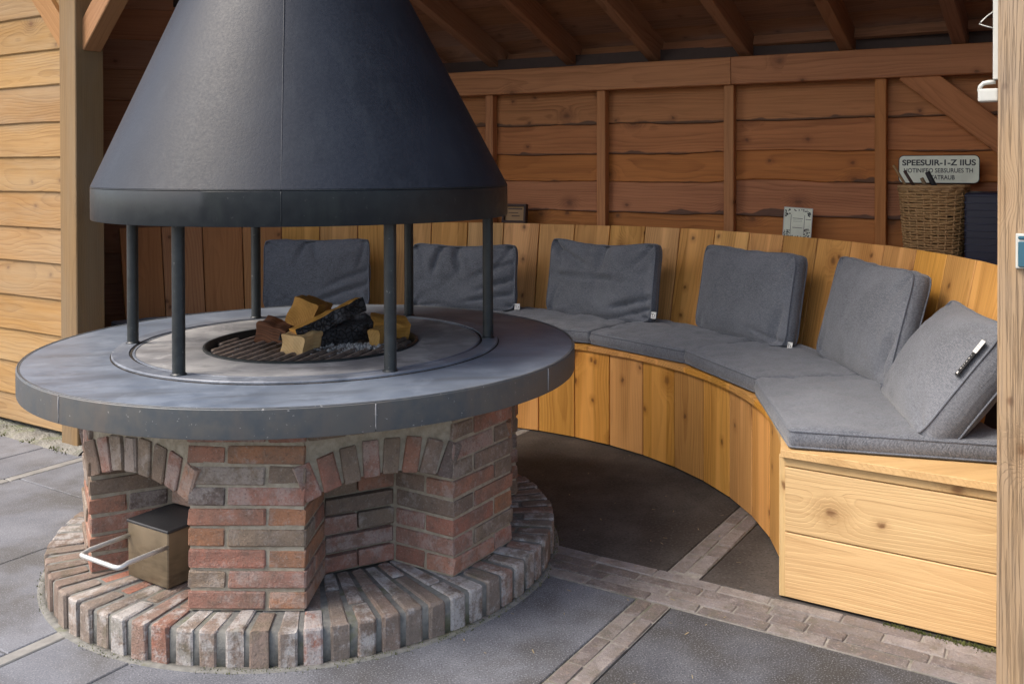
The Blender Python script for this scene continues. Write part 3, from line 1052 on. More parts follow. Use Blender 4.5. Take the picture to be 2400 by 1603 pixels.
# seat boards (polygons of the ring) with visible nosing
sb = [TL]
t = TL
while t > rad(-17):
    t -= rad(random.choice((6.5, 9.0, 9.0, 3.6, 9.5)))
    sb.append(max(t, rad(-20)))
for a, b in zip(sb[:-1], sb[1:]):
    g = .0006
    n = 4
    poly = [tuple((P(1.503, a - g + (b - a + 2 * g) * i / n))[:2]) for i in range(n + 1)] + [tuple((P(2.10, b + g + (a - b - 2 * g) * i / n))[:2]) for i in range(n + 1)]
    put('seat_board', prism_mesh(poly, ZS, ZS + .022, .0012), None, bench, M['bench_wood'])
poly = [tuple(P(1.503, sb[-1] - .0006 + (th_at(1.503, .405) - sb[-1]) * i / 6)[:2]) for i in range(7)] + [tuple(G(2.22, .405)[:2]), tuple(P(2.10, th_at(2.10, .47))[:2])] + [tuple(P(2.10, th_at(2.10, .47) + (sb[-1] - .0006 - th_at(2.10, .47)) * i / 6)[:2]) for i in range(1, 7)]
put('seat_board', prism_mesh(poly, ZS, ZS + .022, .0012), None, bench, M['end_wood'])
# end boards
e_in = sqrt(RS ** 2 - .42 ** 2) + .0
for z0, z1 in ((.008, .197), (.200, .388), (.391, .418)):
    put('end_plank', plank_mesh(2.26 - 1.478, z1 - z0, .022, 12, .0025), frame(G((2.26 + 1.478) / 2, .432, (z0 + z1) / 2), E1, EZ, -E2), bench, M['end_wood'])
put('corner_strip', plank_mesh(ZS - .006, .02, .02, 1, .002), frame(G(1.468, .436, ZS / 2 + .004), EZ, -E1, -E2), bench, M['end_wood'])
put('under_frame', lathe_mesh([(RS + .03, .02), (RS + .07, .02), (RS + .07, ZS - .004), (RS + .03, ZS - .004)], 40, rad(-22), TL - .02, False), Matrix.Translation(BC), bench, M['brace_wood'])


# ------------------------------------------------------------------ cushions
def cushion_mesh(P00, P10, P11, P01, z0, z1, nu=46, nv=34, rd=.022, bulge=.012, seed=0, wr=.004):
    """box cushion over a quad (inner edge P00-P10, outer edge P01-P11) with rounded edges"""
    v, f = [], []

    def pt(u, w_):
        return P00 * (1 - u) * (1 - w_) + P10 * u * (1 - w_) + P11 * u * w_ + P01 * (1 - u) * w_

    cen = pt(.5, .5)
    us = [0, .004, .015, .035, .07] + [.07 + .86 * i / (nu - 10) for i in range(1, nu - 10)] + [.93, .965, .985, .996, 1]
    ws = [0, .006, .02, .045, .09] + [.09 + .82 * i / (nv - 10) for i in range(1, nv - 10)] + [.91, .955, .98, .994, 1]
    NU, NV = len(us), len(ws)
    lu, lv = (P10 - P00).length, (P01 - P00).length

    def roundc(u, w_):
        # pull the corner in so the plan corner is rounded
        q = pt(u, w_)
        du, dv = min(u, 1 - u) * lu, min(w_, 1 - w_) * lv
        R = .014
        if du < R and dv < R:
            d = sqrt((R - du) ** 2 + (R - dv) ** 2)
            if d > R:
                cu, cw = (R / lu if u < .5 else 1 - R / lu), (R / lv if w_ < .5 else 1 - R / lv)
                c_ = pt(cu, cw)
                q = c_ + (q - c_) * (R / d)
        return q

    for side in (1, 0):
        for i, u in enumerate(us):
            for j, w_ in enumerate(ws):
                q = roundc(u, w_)
                e = min(min(u, 1 - u) * lu, min(w_, 1 - w_) * lv)
                k = min(1, e / rd)
                h = rd * .55 * (1 - sqrt(max(0, 1 - (1 - k) ** 2)))
                b = bulge * ((1 - (2 * u - 1) ** 4) * (1 - (2 * w_ - 1) ** 4))
                nn = wr * 1.6 * noise.noise(Vector((q.x * 7 + seed, q.y * 7, seed))) + wr * noise.noise(Vector((q.x * 19 + seed, q.y * 19, 2))) - wr * 1.2 * max(0, 1 - abs(noise.noise(Vector((q.x * 8 - seed, q.y * 8, 7)))) * 7)
                nn *= min(1, e / .02)
                z = (z1 - h + b + nn) if side else (z0 + h * .5)
                v.append((q.x, q.y, z))
    n1 = NU * NV
    for i in range(NU - 1):
        for j in range(NV - 1):
            a = i * NV + j
            f.append((a, a + NV, a + NV + 1, a + 1))
            a += n1
            f.append((a, a + 1, a + NV + 1, a + NV))
    rim = [(i, 0) for i in range(NU)] + [(NU - 1, j) for j in range(1, NV)] + [(i, NV - 1) for i in range(NU - 2, -1, -1)] + [(0, j) for j in range(NV - 2, 0, -1)]
    # bulging side strip
    m = len(rim)
    mid = []
    for i, j in rim:
        q = roundc(us[i], ws[j])
        d = (q - cen)
        d.z = 0
        d.normalize()
        zz = (z0 + z1) / 2
        q2 = q + d * (.007 + .006 * noise.noise(Vector((q.x * 38, q.y * 38, seed))))
        v.append((q2.x, q2.y, zz))
        mid.append(len(v) - 1)
    for k in range(m):
        a, b = rim[k], rim[(k + 1) % m]
        ta, tb = a[0] * NV + a[1], b[0] * NV + b[1]
        f.append((ta, tb, mid[(k + 1) % m], mid[k]))
        f.append((mid[k], mid[(k + 1) % m], tb + n1, ta + n1))
    loops = [[v[a[0] * NV + a[1]] for a in rim], [v[n1 + a[0] * NV + a[1]] for a in rim]]
    return data_mesh(v, f, True), loops


ZC0, ZC1 = ZS + .024, ZS + .088
joints = [rad(x) for x in (-30.2, -5.4, 15.8, 37.3, 58.8, 80.3, 101.8, 119.5)]
clab = ['grey seat cushion at the open right end of the bench, over the pale end boards', 'grey seat cushion second from the right end, under the upright back cushion',
        'grey seat cushion third from the right end of the bench', 'grey seat cushion fourth from the right end, just right of the round table',
        'grey seat cushion behind the right side of the round table', 'grey seat cushion behind the middle of the round table', 'grey seat cushion at the far left, hidden behind the fireplace']
for i, (a, b) in enumerate(zip(joints[:-1], joints[1:])):
    a += .0010
    b -= .0010
    ri = 1.535 if i else 1.528
    me, loops = cushion_mesh(P(ri, a), P(ri, b), P(2.05, b), P(2.05 if i else 2.15, a + (.01 if not i else 0)), ZC0 + .002 * (i % 2), ZC1 + .004 * (i % 2), seed=i * 3.7, bulge=.007, wr=.0065)
    cen = P(1.79, (a + b) / 2)
    o = tag(put('seat_cushion', me, None, None, M['fabric']), clab[i], 'cushion', 'seat cushions on the bench')
    for lp in loops:
        put('piping', tube_mesh([(x, y, z + .0005) for x, y, z in lp], .0036, 6, True), None, o, M['piping'])


def pillow(label, A, B, lean_deg, H, T, seed, wr=1.0, sag=.03, roll=0.0, folds=()):
    """A,B: ground points of the two lower corners seen from the front, left to right"""
    xdir = (B - A)
    W = xdir.length
    xdir.normalize()
    back = EZ.cross(xdir)          # pointing away from the sitter
    lr = rad(lean_deg)
    ydir = EZ * cos(lr) + back * sin(lr)
    zdir = xdir.cross(ydir)
    org = (A + B) / 2 + ydir * (H / 2)
    if roll:
        R_ = Matrix.Rotation(rad(roll), 3, zdir)
        xdir, ydir = R_ @ xdir, R_ @ ydir
    NU, NV = 44, 34
    v, f = [], []
    rg = random.Random(int(seed * 10))
    folds = list(folds)
    for cx_, cy_, ca in ((-1, 1, -45), (1, 1, -135), (1, -1, 135), (-1, -1, 45)):
        for q_ in range(3):
            an_ = ca + rg.uniform(-38, 38)
            ln_ = rg.uniform(.25, .5)
            folds.append((cx_ * .93 + ln_ * .6 * cos(rad(an_)), cy_ * .92 + ln_ * .6 * sin(rad(an_)), an_, ln_, rg.uniform(.03, .05), rg.uniform(.002, .0048) * wr))
    for q_ in range(4):
        folds.append((rg.uniform(-.8, .8), rg.uniform(-.7, .7), rg.uniform(0, 180), rg.uniform(.2, .5), rg.uniform(.03, .06), rg.uniform(.001, .003) * wr))

    def sp(i, n):
        t_ = i / n * 2 - 1
        return sin(t_ * pi / 2) * .75 + t_ * .25

    for side in (1, -1):
        for i in range(NU + 1):
            for j in range(NV + 1):
                u, w_ = sp(i, NU), sp(j, NV)
                x = u * W / 2 * (1 - .055 * abs(w_) ** 9) * (1 - .018 * (1 - w_ * w_))
                y = w_ * H / 2 * (1 - .075 * abs(u) ** 9) * (1 - .02 * (1 - u * u))
                if w_ > 0:
                    y -= sag * (1 - u * u) * w_ ** 2
                prof = .54 + .66 * (1 - abs(u) ** 2.7) * (1 - abs(w_) ** 2.7)
                e = min(1 - abs(u), 1 - abs(w_))
                prof *= min(1.0, .86 + e * 2.2)
                z = side * T / 2 * prof
                if side > 0:
                    k = min(1, e / .12)
                    q = Vector((x * 5 + seed, y * 6, seed))
                    z += wr * k * (.012 * noise.noise(q) + .007 * noise.noise(q * 2.7) + .003 * noise.noise(q * 6))
                    for (fx, fy, ang, ln, wd, dep) in folds:
                        dx, dy = u - fx, w_ - fy
                        aa = rad(ang)
                        s_ = dx * cos(aa) + dy * sin(aa)
                        d_ = -dx * sin(aa) + dy * cos(aa) + .12 * s_ * s_
                        z -= 2.9 * dep * math.exp(-(d_ / wd) ** 2) * math.exp(-(s_ / ln) ** 4) * min(1, e / .04)
                v.append((x, y, z))
    n1 = (NU + 1) * (NV + 1)
    for i in range(NU):
        for j in range(NV):
            a = i * (NV + 1) + j
            f.append((a, a + NV + 1, a + NV + 2, a + 1))
            a += n1
            f.append((a, a + 1, a + NV + 2, a + NV + 1))
    rim = [(i, 0) for i in range(NU + 1)] + [(NU, j) for j in range(1, NV + 1)] + [(i, NV) for i in range(NU - 1, -1, -1)] + [(0, j) for j in range(NV - 1, 0, -1)]
    m = len(rim)
    mid = []
    for i, j in rim:
        p0, p1 = v[i * (NV + 1) + j], v[n1 + i * (NV + 1) + j]
        c_ = .5 * (Vector(p0) + Vector(p1))
        d = Vector((c_.x, c_.y * 1.2, 0)).normalized()
        c_ += d * (.008 + .006 * noise.noise(Vector((c_.x * 16 + seed, c_.y * 16, 1))))
        v.append(tuple(c_))
        mid.append(len(v) - 1)
    for k in range(m):
        a, b = rim[k], rim[(k + 1) % m]
        ta, tb = a[0] * (NV + 1) + a[1], b[0] * (NV + 1) + b[1]
        f.append((ta, tb, mid[(k + 1) % m], mid[k]))
        f.append((mid[k], mid[(k + 1) % m], tb + n1, ta + n1))
    mw = frame(org - zdir * (T * .30), xdir, ydir, zdir)
    o = tag(put('back_cushion', data_mesh(v, f, True), mw, None, M['fabric']), label, 'cushion', 'back cushions on the bench')
    for sgn in (0, 1):
        put('piping', tube_mesh([v[sgn * n1 + i * (NV + 1) + j] for i, j in rim], .0034, 6, True), mw, o, M['piping'])
    return o, mw, W


def care_tag(o, mw, x, y, z, rot=0.0, w_=.028, h=.032):
    m = mw @ Matrix.Translation((x, y, z)) @ Matrix.Rotation(rot, 4, 'Z')
    t_ = put('care_tag', box_mesh(w_, h, .0015, .0004), m, o, M['tag_white'])
    for a, b, c, d in ((-.2, .22, .5, .08), (-.2, 0, .14, .2), (.2, 0, .14, .2), (0, -.28, .6, .06)):
        put('print', box_mesh(w_ * c, h * d, .0006, 0), m @ Matrix.Translation((w_ * a, h * b, .0009)), t_, M['tag_black'])


def Pz(r, deg, z=ZC1 + .006):
    return P(r, rad(deg), z)


ZP = ZC1 + .004


def Q(x, y):
    return Vector((x, y, ZP))


o, mw, W = pillow('dark grey back cushion seen between the hood posts, leftmost of the six', Q(-.262, 1.95), Q(.295, 1.89), 8, .375, .12, 1.1, .8, .010, 0,
                  ((-.25, .8, 70, .5, .05, .010), (-.05, .75, 100, .4, .05, .008), (.6, -.5, 25, .7, .05, .008), (.65, -.1, 30, .6, .05, .007)))
o, mw, W = pillow('grey back cushion with crumpled top, second from the left', Q(.50, 1.80), Q(1.03, 1.585), 9, .355, .12, 2.3, 1.3, .018, 0,
                  ((-.5, .6, 80, .5, .06, .016), (-.1, .6, 95, .5, .06, .016), (.7, .3, 30, .5, .05, .010), (.7, -.2, 25, .5, .05, .010), (.6, -.6, 15, .5, .05, .010)))
care_tag(o, mw, W / 2 + .012, -.155, .03)
o, mw, W = pillow('grey back cushion with sagging top edge, third from the left', Q(1.175, 1.53), Q(1.575, 1.03), 9, .395, .13, 3.9, 1.2, .03, 0,
                  ((-.55, .55, -35, .5, .07, .014), (.05, .65, 85, .5, .06, .014), (-.1, .02, -3, .8, .035, .013), (.75, -.5, 25, .45, .05, .012), (.8, -.75, 25, .4, .04, .010)))
care_tag(o, mw, W / 2 + .012, -.155, .03)
o, mw, W = pillow('smooth dark grey back cushion, fourth from the left', Q(1.745, .91), Q(1.895, .31), 10, .40, .14, 5.2, .6, .012, 0, ((.8, -.6, 80, .4, .05, .010),))
care_tag(o, mw, W / 2 + .008, -.185, .015)
o, mw, W = pillow('grey back cushion standing upright, second from the right', Q(1.975, .215), Q(1.895, -.40), 15, .415, .14, 6.6, .6, .012, 0, ((.85, -.5, 80, .35, .05, .012),))
o, mw, W = pillow('grey back cushion slumped far back beside the near post, with black and white label', Q(1.865, -.39), Q(1.645, -.925), 37, .40, .19, 8.1, .6, .008, 0, ())
lm = mw @ Matrix.Translation((W / 2 - .016, .045, .066)) @ Matrix.Rotation(rad(90), 4, 'Z')
lb = put('label', box_mesh(.085, .024, .002, .0004), lm, o, M['tag_black'])
put('white_label', box_mesh(.042, .030, .002, .0004), lm @ Matrix.Translation((.060, 0, .001)), lb, M['tag_white'])
for x_, w2, h2 in ((-.033, .007, .009), (-.018, .0045, .004), (-.009, .0018, .005), (-.002, .0018, .006), (.007, .0045, .004), (.018, .004, .005), (.028, .002, .002)):
    put('print', box_mesh(w2, h2, .0008, 0), lm @ Matrix.Translation((x_, .002, .0014)), lb, M['tag_white'])
for x_ in (.048, .056, .064):
    put('print', box_mesh(.001, .018, .0008, 0), lm @ Matrix.Translation((x_, 0, .0023)), lb, M['navy_rib'])

# ------------------------------------------------------------------ walls
WA = rad(-41)
WD = Vector((cos(WA), sin(WA), 0))
WN = Vector((-sin(WA), cos(WA), 0))
WDIST = 2.38


def W1(a, z, d=0.0):
    """point on the back wall; d metres in front of it"""
    return WD * a + WN * (WDIST - d) + EZ * z


bw = thing('back_wall', 'reddish brown back wall of waney edged boards with studs and top beam', 'wall', W1(.5, 0))
zs = [.36, .53, .695, .858, 1.015, 1.187, 1.338, 1.500, 1.672]
wl, wr_ = -1.05, 2.45
for i, (z0, z1) in enumerate(zip(zs[:-1], zs[1:])):
    h = z1 - z0 + .035
    tilt = rad(5)
    yd = (EZ * cos(tilt) + WN * sin(tilt)).normalized()
    nd = WD.cross(yd)
    if nd.dot(WN) > 0:
        yd2 = yd
        xd = -WD
        nd = xd.cross(yd2)
    else:
        xd = WD
        yd2 = yd
    ctr = W1((wl + wr_) / 2, (z0 + z1) / 2 + .0175, .008)
    put('plank', plank_mesh(wr_ - wl, h, .02, 70, .003, None, .016, i * 1.37 + .4), frame(ctr, xd, yd2, nd), bw, M['back_wood'])
put('wall_backing', box_mesh(wr_ - wl, .01, 1.9, 0), frame(W1((wl + wr_) / 2, .95, -.03), WD, WN, EZ), bw, M['frame_dark'])
put('top_beam', plank_mesh(2.75 + .35 - .003, .140, .07, 16, .004), frame(W1((-1.05 - .003 + .78) / 2 + .0, 1.755, .065), WD, EZ, -WN), bw, M['stud_wood']) if False else None
for a0, a1 in ((-1.05, .772), (.775, 2.45)):
    put('top_beam', plank_mesh(a1 - a0, .140, .07, 10, .004), frame(W1((a0 + a1) / 2, 1.755, .065), WD, EZ, -WN), bw, M['stud_wood'])
for a in (-.672, .040, .755, 1.494):
    put('stud', plank_mesh(1.684 - .3, .052, .05, 6, .003), frame(W1(a, (1.684 + .3) / 2, .050), EZ, -WD, -WN), bw, M['stud_wood'])
put('stud', plank_mesh(1.684 - .1, .12, .10, 6, .004), frame(W1(2.36, (1.684 + .1) / 2, .075), EZ, -WD, -WN), bw, M['stud_wood'])
bd_ = Vector(W1(2.33, 1.12) - W1(1.665, 1.68)).normalized()
put('brace', plank_mesh(1.0, .125, .055, 4, .004), frame((W1(1.62, 1.72, .055) + W1(2.38, 1.08, .055)) / 2, bd_, (-WN).cross(bd_), -WN), bw, M['stud_wood'])
put('ledge', box_mesh(wr_ - wl - .1, .12, .02, .002), frame(W1((wl + wr_) / 2, .84, .09), WD, WN, EZ), bw, M['stud_wood'])

# side wall to the left of the back wall, behind the hood
A2 = rad(4.5)
D2 = Vector((cos(A2), sin(A2), 0))
N2 = Vector((-sin(A2), cos(A2), 0))
C2 = W1(-1.02, 0)


def roof_z(p):
    return 1.795 + .383 * (2.52 - p.dot(E2))


sw = thing('side_wall', 'shaded dark board wall behind the hood, left of the back wall', 'wall', C2)
z = .30
while z < 2.75:
    L = 3.3
    # shorten the upper boards where the roof comes down
    while L > .4 and roof_z(C2) < z + .2 and roof_z(C2 - D2 * (3.3 - L)) < z + .18:
        L -= .05
    c_ = C2 - D2 * (3.3 - L / 2)
    tilt = rad(4)
    put('plank', plank_mesh(L, .19, .02, 8, .003, None, .004, z * 3), frame(c_ + EZ * (z + .085), D2, EZ * cos(tilt) + N2 * sin(tilt), -(N2 * cos(tilt) - EZ * sin(tilt))), sw, M['side_wood'])
    z += .168
put('wall_backing', data_mesh([tuple(C2 + N2 * .04), tuple(C2 - D2 * 3.3 + N2 * .04), tuple(C2 - D2 * 3.3 + N2 * .04 + EZ * 2.6), tuple(C2 + N2 * .04 + EZ * 1.9)], [(0, 1, 2, 3)]), None, sw, M['frame_dark'])
# right closing wall
C3 = W1(2.45, 0)
dR = (G(2.30, .33) - C3)
LR = dR.length
dR.normalize()
NR = Vector((-dR.y, dR.x, 0))
if NR.dot(C3) > 0:
    NR = -NR
rw = thing('right_wall', 'dark board wall closing the shelter behind the near right post', 'wall', C3)
z = .05
while z < 2.6:
    s0 = 0.0
    while s0 < LR - .3 and roof_z(C3 + dR * s0) < z + .18:
        s0 += .05
    L = LR - s0
    put('plank', plank_mesh(L, .19, .02, 1, .003), frame(C3 + dR * (s0 + L / 2) + EZ * (z + .09), dR, EZ, dR.cross(EZ) if dR.cross(EZ).dot(NR) > 0 else -dR.cross(EZ)), rw, M['side_wood'])
    z += .172

# left outer wall
lw = thing('left_wall', 'sunlit honey coloured board wall at the far left edge', 'wall', G(-2.6, .27))
zl = [.045, .172, .33, .487, .652, .820, .985, 1.153, 1.319, 1.479, 1.653, 1.815, 1.98, 2.15, 2.32, 2.5]
for i, (z0, z1) in enumerate(zip(zl[:-1], zl[1:])):
    tilt = rad(3.5)
    yd = EZ * cos(tilt) + E2 * sin(tilt)
    put('plank', plank_mesh(2.9, z1 - z0 + .012, .022, 24, .005, None, .003 if i else 0, i * 2.1), frame(G(-1.76 - 1.45, .262, (z0 + z1) / 2 + .002), E1, yd, E1.cross(yd)), lw, M['left_wood'])
put('wall_backing', box_mesh(2.9, .02, 2.5, 0), frame(G(-1.76 - 1.45, .31, 1.27), E1, E2, EZ), lw, M['frame_dark'])

# left post with two braces
lp = thing('timber_post', 'squared timber post with two forked braces beside the left wall', 'post', G(-1.722, .27))
put('shaft', plank_mesh(2.6, .124, .135, 20, .004), frame(G(-1.722, .272, 1.30), EZ, -E1, -E2), lp, M['post_wood'])
for sg in (-1, 1):
    d = (E1 * sg * .70 + EZ * .74).normalized()
    s_ = E2
    L = .75
    wdt = .11
    st_ = G(-1.722 + sg * .03, .262 + (.0 if sg < 0 else .02), 1.83)
    put('brace', plank_mesh(L, .105, .085, 4, .004), frame(st_ + d * (L / 2), d, (-E2).cross(d), -E2), lp, M['brace_wood'])

# near right post
rp = thing('timber_post', 'rough weathered timber post filling the right edge, nearest the camera', 'post', G(2.14, .30))
shaft = put('shaft', plank_mesh(2.75, .17, .15, 30, .006), frame(G(2.057 + .085, .21 + .075, 1.375), EZ, -E1, -E2), rp, M['near_post_wood'])
# light switch on it
sz = 1.064
sx = 2.097
lsw = thing('light_switch', 'square white light switch with teal cover on the near post', 'switch', G(sx + .045, .21, sz))
put('frame', box_mesh(.088, .012, .083, .003, seg=2), frame(G(sx + .044, .205, sz), E1, E2, EZ), lsw, M['white_plastic'])
put('cover', box_mesh(.078, .012, .060, .002), frame(G(sx + .045, .1985, sz - .007), E1, E2, EZ), lsw, M['teal'])
put('hinge', box_mesh(.078, .010, .008, .002), frame(G(sx + .045, .1995, sz + .032), E1, E2, EZ), lsw, M['teal'])
# cable trunking and white box beside it
tr = thing('cable_trunking', 'white plastic cable trunking ending in a small box on the near post', 'trunking', G(2.05, .26, 1.44))
put('trunk', box_mesh(.013, .022, .95, .002), frame(G(2.0500, .245, 1.475 + .475), E1, E2, EZ), tr, M['white_plastic'])
jb = put('box', box_mesh(.046, .04, .032, .006, seg=3), frame(G(2.0335, .25, 1.438), E1, E2, EZ), tr, M['white_plastic'])
put('elbow', tube_mesh([tuple(G(2.049, .245, 1.470)), tuple(G(2.035, .245, 1.470)), tuple(G(2.022, .245, 1.468)), tuple(G(2.0145, .245, 1.460)), tuple(G(2.0125, .245, 1.448))], .0055, 8), None, tr, M['white_plastic'])
cb = put('wire_loop', tube_mesh([tuple(G(2.044, .245, 1.642)), tuple(G(2.03, .245, 1.632)), tuple(G(2.016, .245, 1.619)), tuple(G(2.012, .245, 1.614)), tuple(G(2.018, .245, 1.611)), tuple(G(2.03, .245, 1.606)), tuple(G(2.044, .245, 1.601))], .0016, 6), None, tr, M['white_plastic'])

# ------------------------------------------------------------------ roof
rf = thing('roof', 'dark timber roof underside with sloping rafters and boards', 'roof', G(0, 2.5, 1.86))
sl = math.atan(.383)
RDir = (E2 * cos(sl) - EZ * sin(sl)).normalized()        # down the slope, inwards
RN = (EZ * cos(sl) + E2 * sin(sl)).normalized()
FRONT = -.30  # roof's unseen front edge, placed for the light it lets inside


def R_pt(a, b, d=0.0):
    """on the rafters' underside line: a along the front, b inwards, d up along the normal"""
    return G(a, b, 1.795 + .383 * (2.52 - b)) + RN * d


LRF = (2.75 - FRONT) / cos(sl)
for k in range(-5, 7):
    a = -.89 + .025 + .507 * (k - 0)
    if not -3.2 < a < 2.9:
        continue
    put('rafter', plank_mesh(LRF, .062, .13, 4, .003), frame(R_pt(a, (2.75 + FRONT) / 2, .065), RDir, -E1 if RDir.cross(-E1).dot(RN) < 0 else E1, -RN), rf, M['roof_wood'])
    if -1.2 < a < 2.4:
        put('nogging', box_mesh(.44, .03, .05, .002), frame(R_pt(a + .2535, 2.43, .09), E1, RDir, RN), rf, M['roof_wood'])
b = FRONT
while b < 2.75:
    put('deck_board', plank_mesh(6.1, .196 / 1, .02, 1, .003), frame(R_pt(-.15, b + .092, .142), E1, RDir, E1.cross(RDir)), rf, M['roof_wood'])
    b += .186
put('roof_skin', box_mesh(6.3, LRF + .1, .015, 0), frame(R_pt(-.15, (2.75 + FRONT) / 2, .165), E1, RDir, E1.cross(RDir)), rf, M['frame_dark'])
put('front_beam', plank_mesh(6.1, .16, .12, 4, .004), frame(G(-.15, .285, 2.58), E1, EZ, -E2), rf, M['brace_wood'])

# ------------------------------------------------------------------ things on the ledge
ZL = .85


def on_wall_frame(a, z, d, tilt=0.0, turn=0.0):
    x = WD * cos(turn) + WN * sin(turn)
    n_ = -(WN * cos(turn) - WD * sin(turn))
    y = EZ * cos(tilt) - n_ * sin(tilt)
    return frame(W1(a, z, d), x, y, x.cross(y))


# enamel sign
sg_m = on_wall_frame(1.752, 1.252, .10, rad(3), rad(-3))
sg_w, sg_h = .345, .128
rc = .022
pts = []
for cx_, cy_, a0 in ((1, 1, 0), (-1, 1, 90), (-1, -1, 180), (1, -1, 270)):
    for k in range(6):
        a = rad(a0 + 18 * k)
        pts.append((cx_ * (sg_w / 2 - rc) + rc * cos(a), cy_ * (sg_h / 2 - rc) + rc * sin(a)))
sign = tag(put('sign', prism_mesh(pts, -.003, .003, .0008), sg_m, None, M['sign']), 'cream metal sign with black capital letters behind the wicker basket', 'sign')
put('sign_border', tube_mesh([(x, y, .002) for x, y in pts], .0022, 6, True), sg_m, sign, M['sign_ink'])


def letter(s, x0, y0, width, height, par, mw, bold=0.0, mat='sign_ink'):
    me = text_mesh(s, height * 1.4, bold)
    xs = [v.co.x for v in me.vertices]
    ys = [v.co.y for v in me.vertices]
    sx_, sy_ = width / (max(xs) - min(xs)), height / (max(ys) - min(ys))
    mx, my = min(xs), min(ys)
    for v in me.vertices:
        v.co = Vector((x0 + (v.co.x - mx) * sx_, y0 + (v.co.y - my) * sy_, .0036))
    return put('lettering', me, mw, par, M[mat])


letter('SPEESUIR-1-Z IIUS', -.158, .017, .316, .028, sign, sg_m, .0012)
letter("HOTINIFEO SEBSURUES TH", -.150, -.016, .296, .021, sign, sg_m, .0005)
letter('TATRAUB', -.034, -.048, .104, .021, sign, sg_m, .0005)

# wicker basket
bk_c = W1(1.752, 0, .33)
BX, BY = WD, -WN
bas = thing('wicker_basket', 'tall tapered wicker basket standing behind the bench back', 'basket', bk_c + EZ * .70)
v, f = [], []
ZB0, ZB1 = .70, 1.165


def bas_pt(t_, ang, d=0.0):
    hx, hy = .100 + .037 * t_ + d, .085 + .03 * t_ + d
    c_, s_ = cos(ang), sin(ang)
    k = (abs(c_) ** 3.2 + abs(s_) ** 3.2) ** (-1 / 3.2)
    return bk_c + BX * (hx * c_ * k) + BY * (hy * s_ * k) + EZ * (ZB0 + (ZB1 - ZB0) * t_)


NST = 28
for row in range(40):
    t_ = (row + .5) / 40
    pts_ = []
    for i in range(84):
        an = 2 * pi * i / 84
        ph_ = cos(NST / 2 * an + (row % 2) * pi) * .0032
        pts_.append(tuple(bas_pt(t_ + .010 * noise.noise(Vector((cos(an) * 3, sin(an) * 3, row * 1.7))), an, ph_)))
    tube_into(v, f, pts_, .0060 + .0012 * noise.noise(Vector((row, 3, 0))), 5, True)
tag(put('weave', data_mesh(v, f, True), None, bas, M['wicker']), kind='stuff')
v, f = [], []
for i in range(NST):
    an = 2 * pi * (i + .0) / NST
    tube_into(v, f, [tuple(bas_pt(t_, an, 0)) for t_ in (0, .5, 1.0)], .0045, 5)
tag(put('stakes', data_mesh(v, f, True), None, bas, M['wicker']), kind='stuff')
for dz, sh in ((0, 0), (.012, .6)):
    put('rolled_rim', tube_mesh([tuple(bas_pt(1.0, 2 * pi * i / 72, .004 * cos(18 * 2 * pi * i / 72 + sh)) + EZ * dz) for i in range(72)], .008, 6, True), None, bas, M['wicker'])
put('floor', prism_mesh([tuple((bas_pt(.02, 2 * pi * i / 24, -.004))[:2]) for i in range(24)], ZB0 + .002, ZB0 + .015), None, bas, M['wicker'])
for lab, x0, x1, z1, r_, mt in (('thin brown stick leaning out of the basket on the left', -.106, -.164, 1.275, .0075, 'wicker'), ('slim dark stick in the basket, second from the left', -.073, -.118, 1.25, .0085, 'frame_dark'),
                                ('short grey stick end poking out of the basket', -.026, -.047, 1.218, .011, 'post_wood'), ('thick black stick poking out of the basket before the sign', .010, -.024, 1.245, .0145, 'tag_black')):
    p1 = bk_c + BX * x1 + BY * .03 + EZ * z1
    p0 = p1 + (bk_c + BX * x0 + BY * .02 + EZ * 1.17 - p1) * 3.2
    mid = (p0 + p1) / 2
    loc = [tuple(p0 + (p1 - p0) * i / 5 + EZ * (.004 * sin(i))) for i in range(6)]
    tag(put('stick', tube_mesh(loc, lambda s, r_=r_: r_ * (1 - .25 * s), 8), None, None, M[mt]), lab, 'stick', 'sticks in the wicker basket')

# navy slatted crate to the right of the basket
cr_c = W1(2.085, 0, .33)
crt = thing('storage_crate', 'dark navy box with thin horizontal ribs beside the wicker basket', 'crate', cr_c + EZ * .70)
put('body', box_mesh(.40, .30, .455, .008), frame(cr_c + EZ * (.70 + .2275), WD, WN, EZ), crt, M['navy'])
for k in range(15):
    put('rib', box_mesh(.404, .304, .006, .002), frame(cr_c + EZ * (.735 + k * .029), WD, WN, EZ), crt, M['navy_rib'])
# shelf carrying both, behind the bench back
cs = put('corner_shelf', prism_mesh([tuple(W1(1.45, 0, .02)[:2]), tuple(W1(2.42, 0, .02)[:2]), tuple(W1(2.42, 0, .52)[:2]), tuple(W1(1.62, 0, .52)[:2])], .675, .699, .002), None, bw, M['stud_wood'])
# cable
cp = []
for s_ in range(13):
    t_ = s_ / 12
    cp.append(tuple(W1(2.02 + .03 * (t_ - .5) ** 2 * 4 - .02 + .03 * t_, 1.30 - .40 * t_, .58)))
tag(put('cable', tube_mesh(cp, .0018, 6), None, None, M['white_plastic']), 'thin pale cable hanging in a loop before the navy box', 'cable')

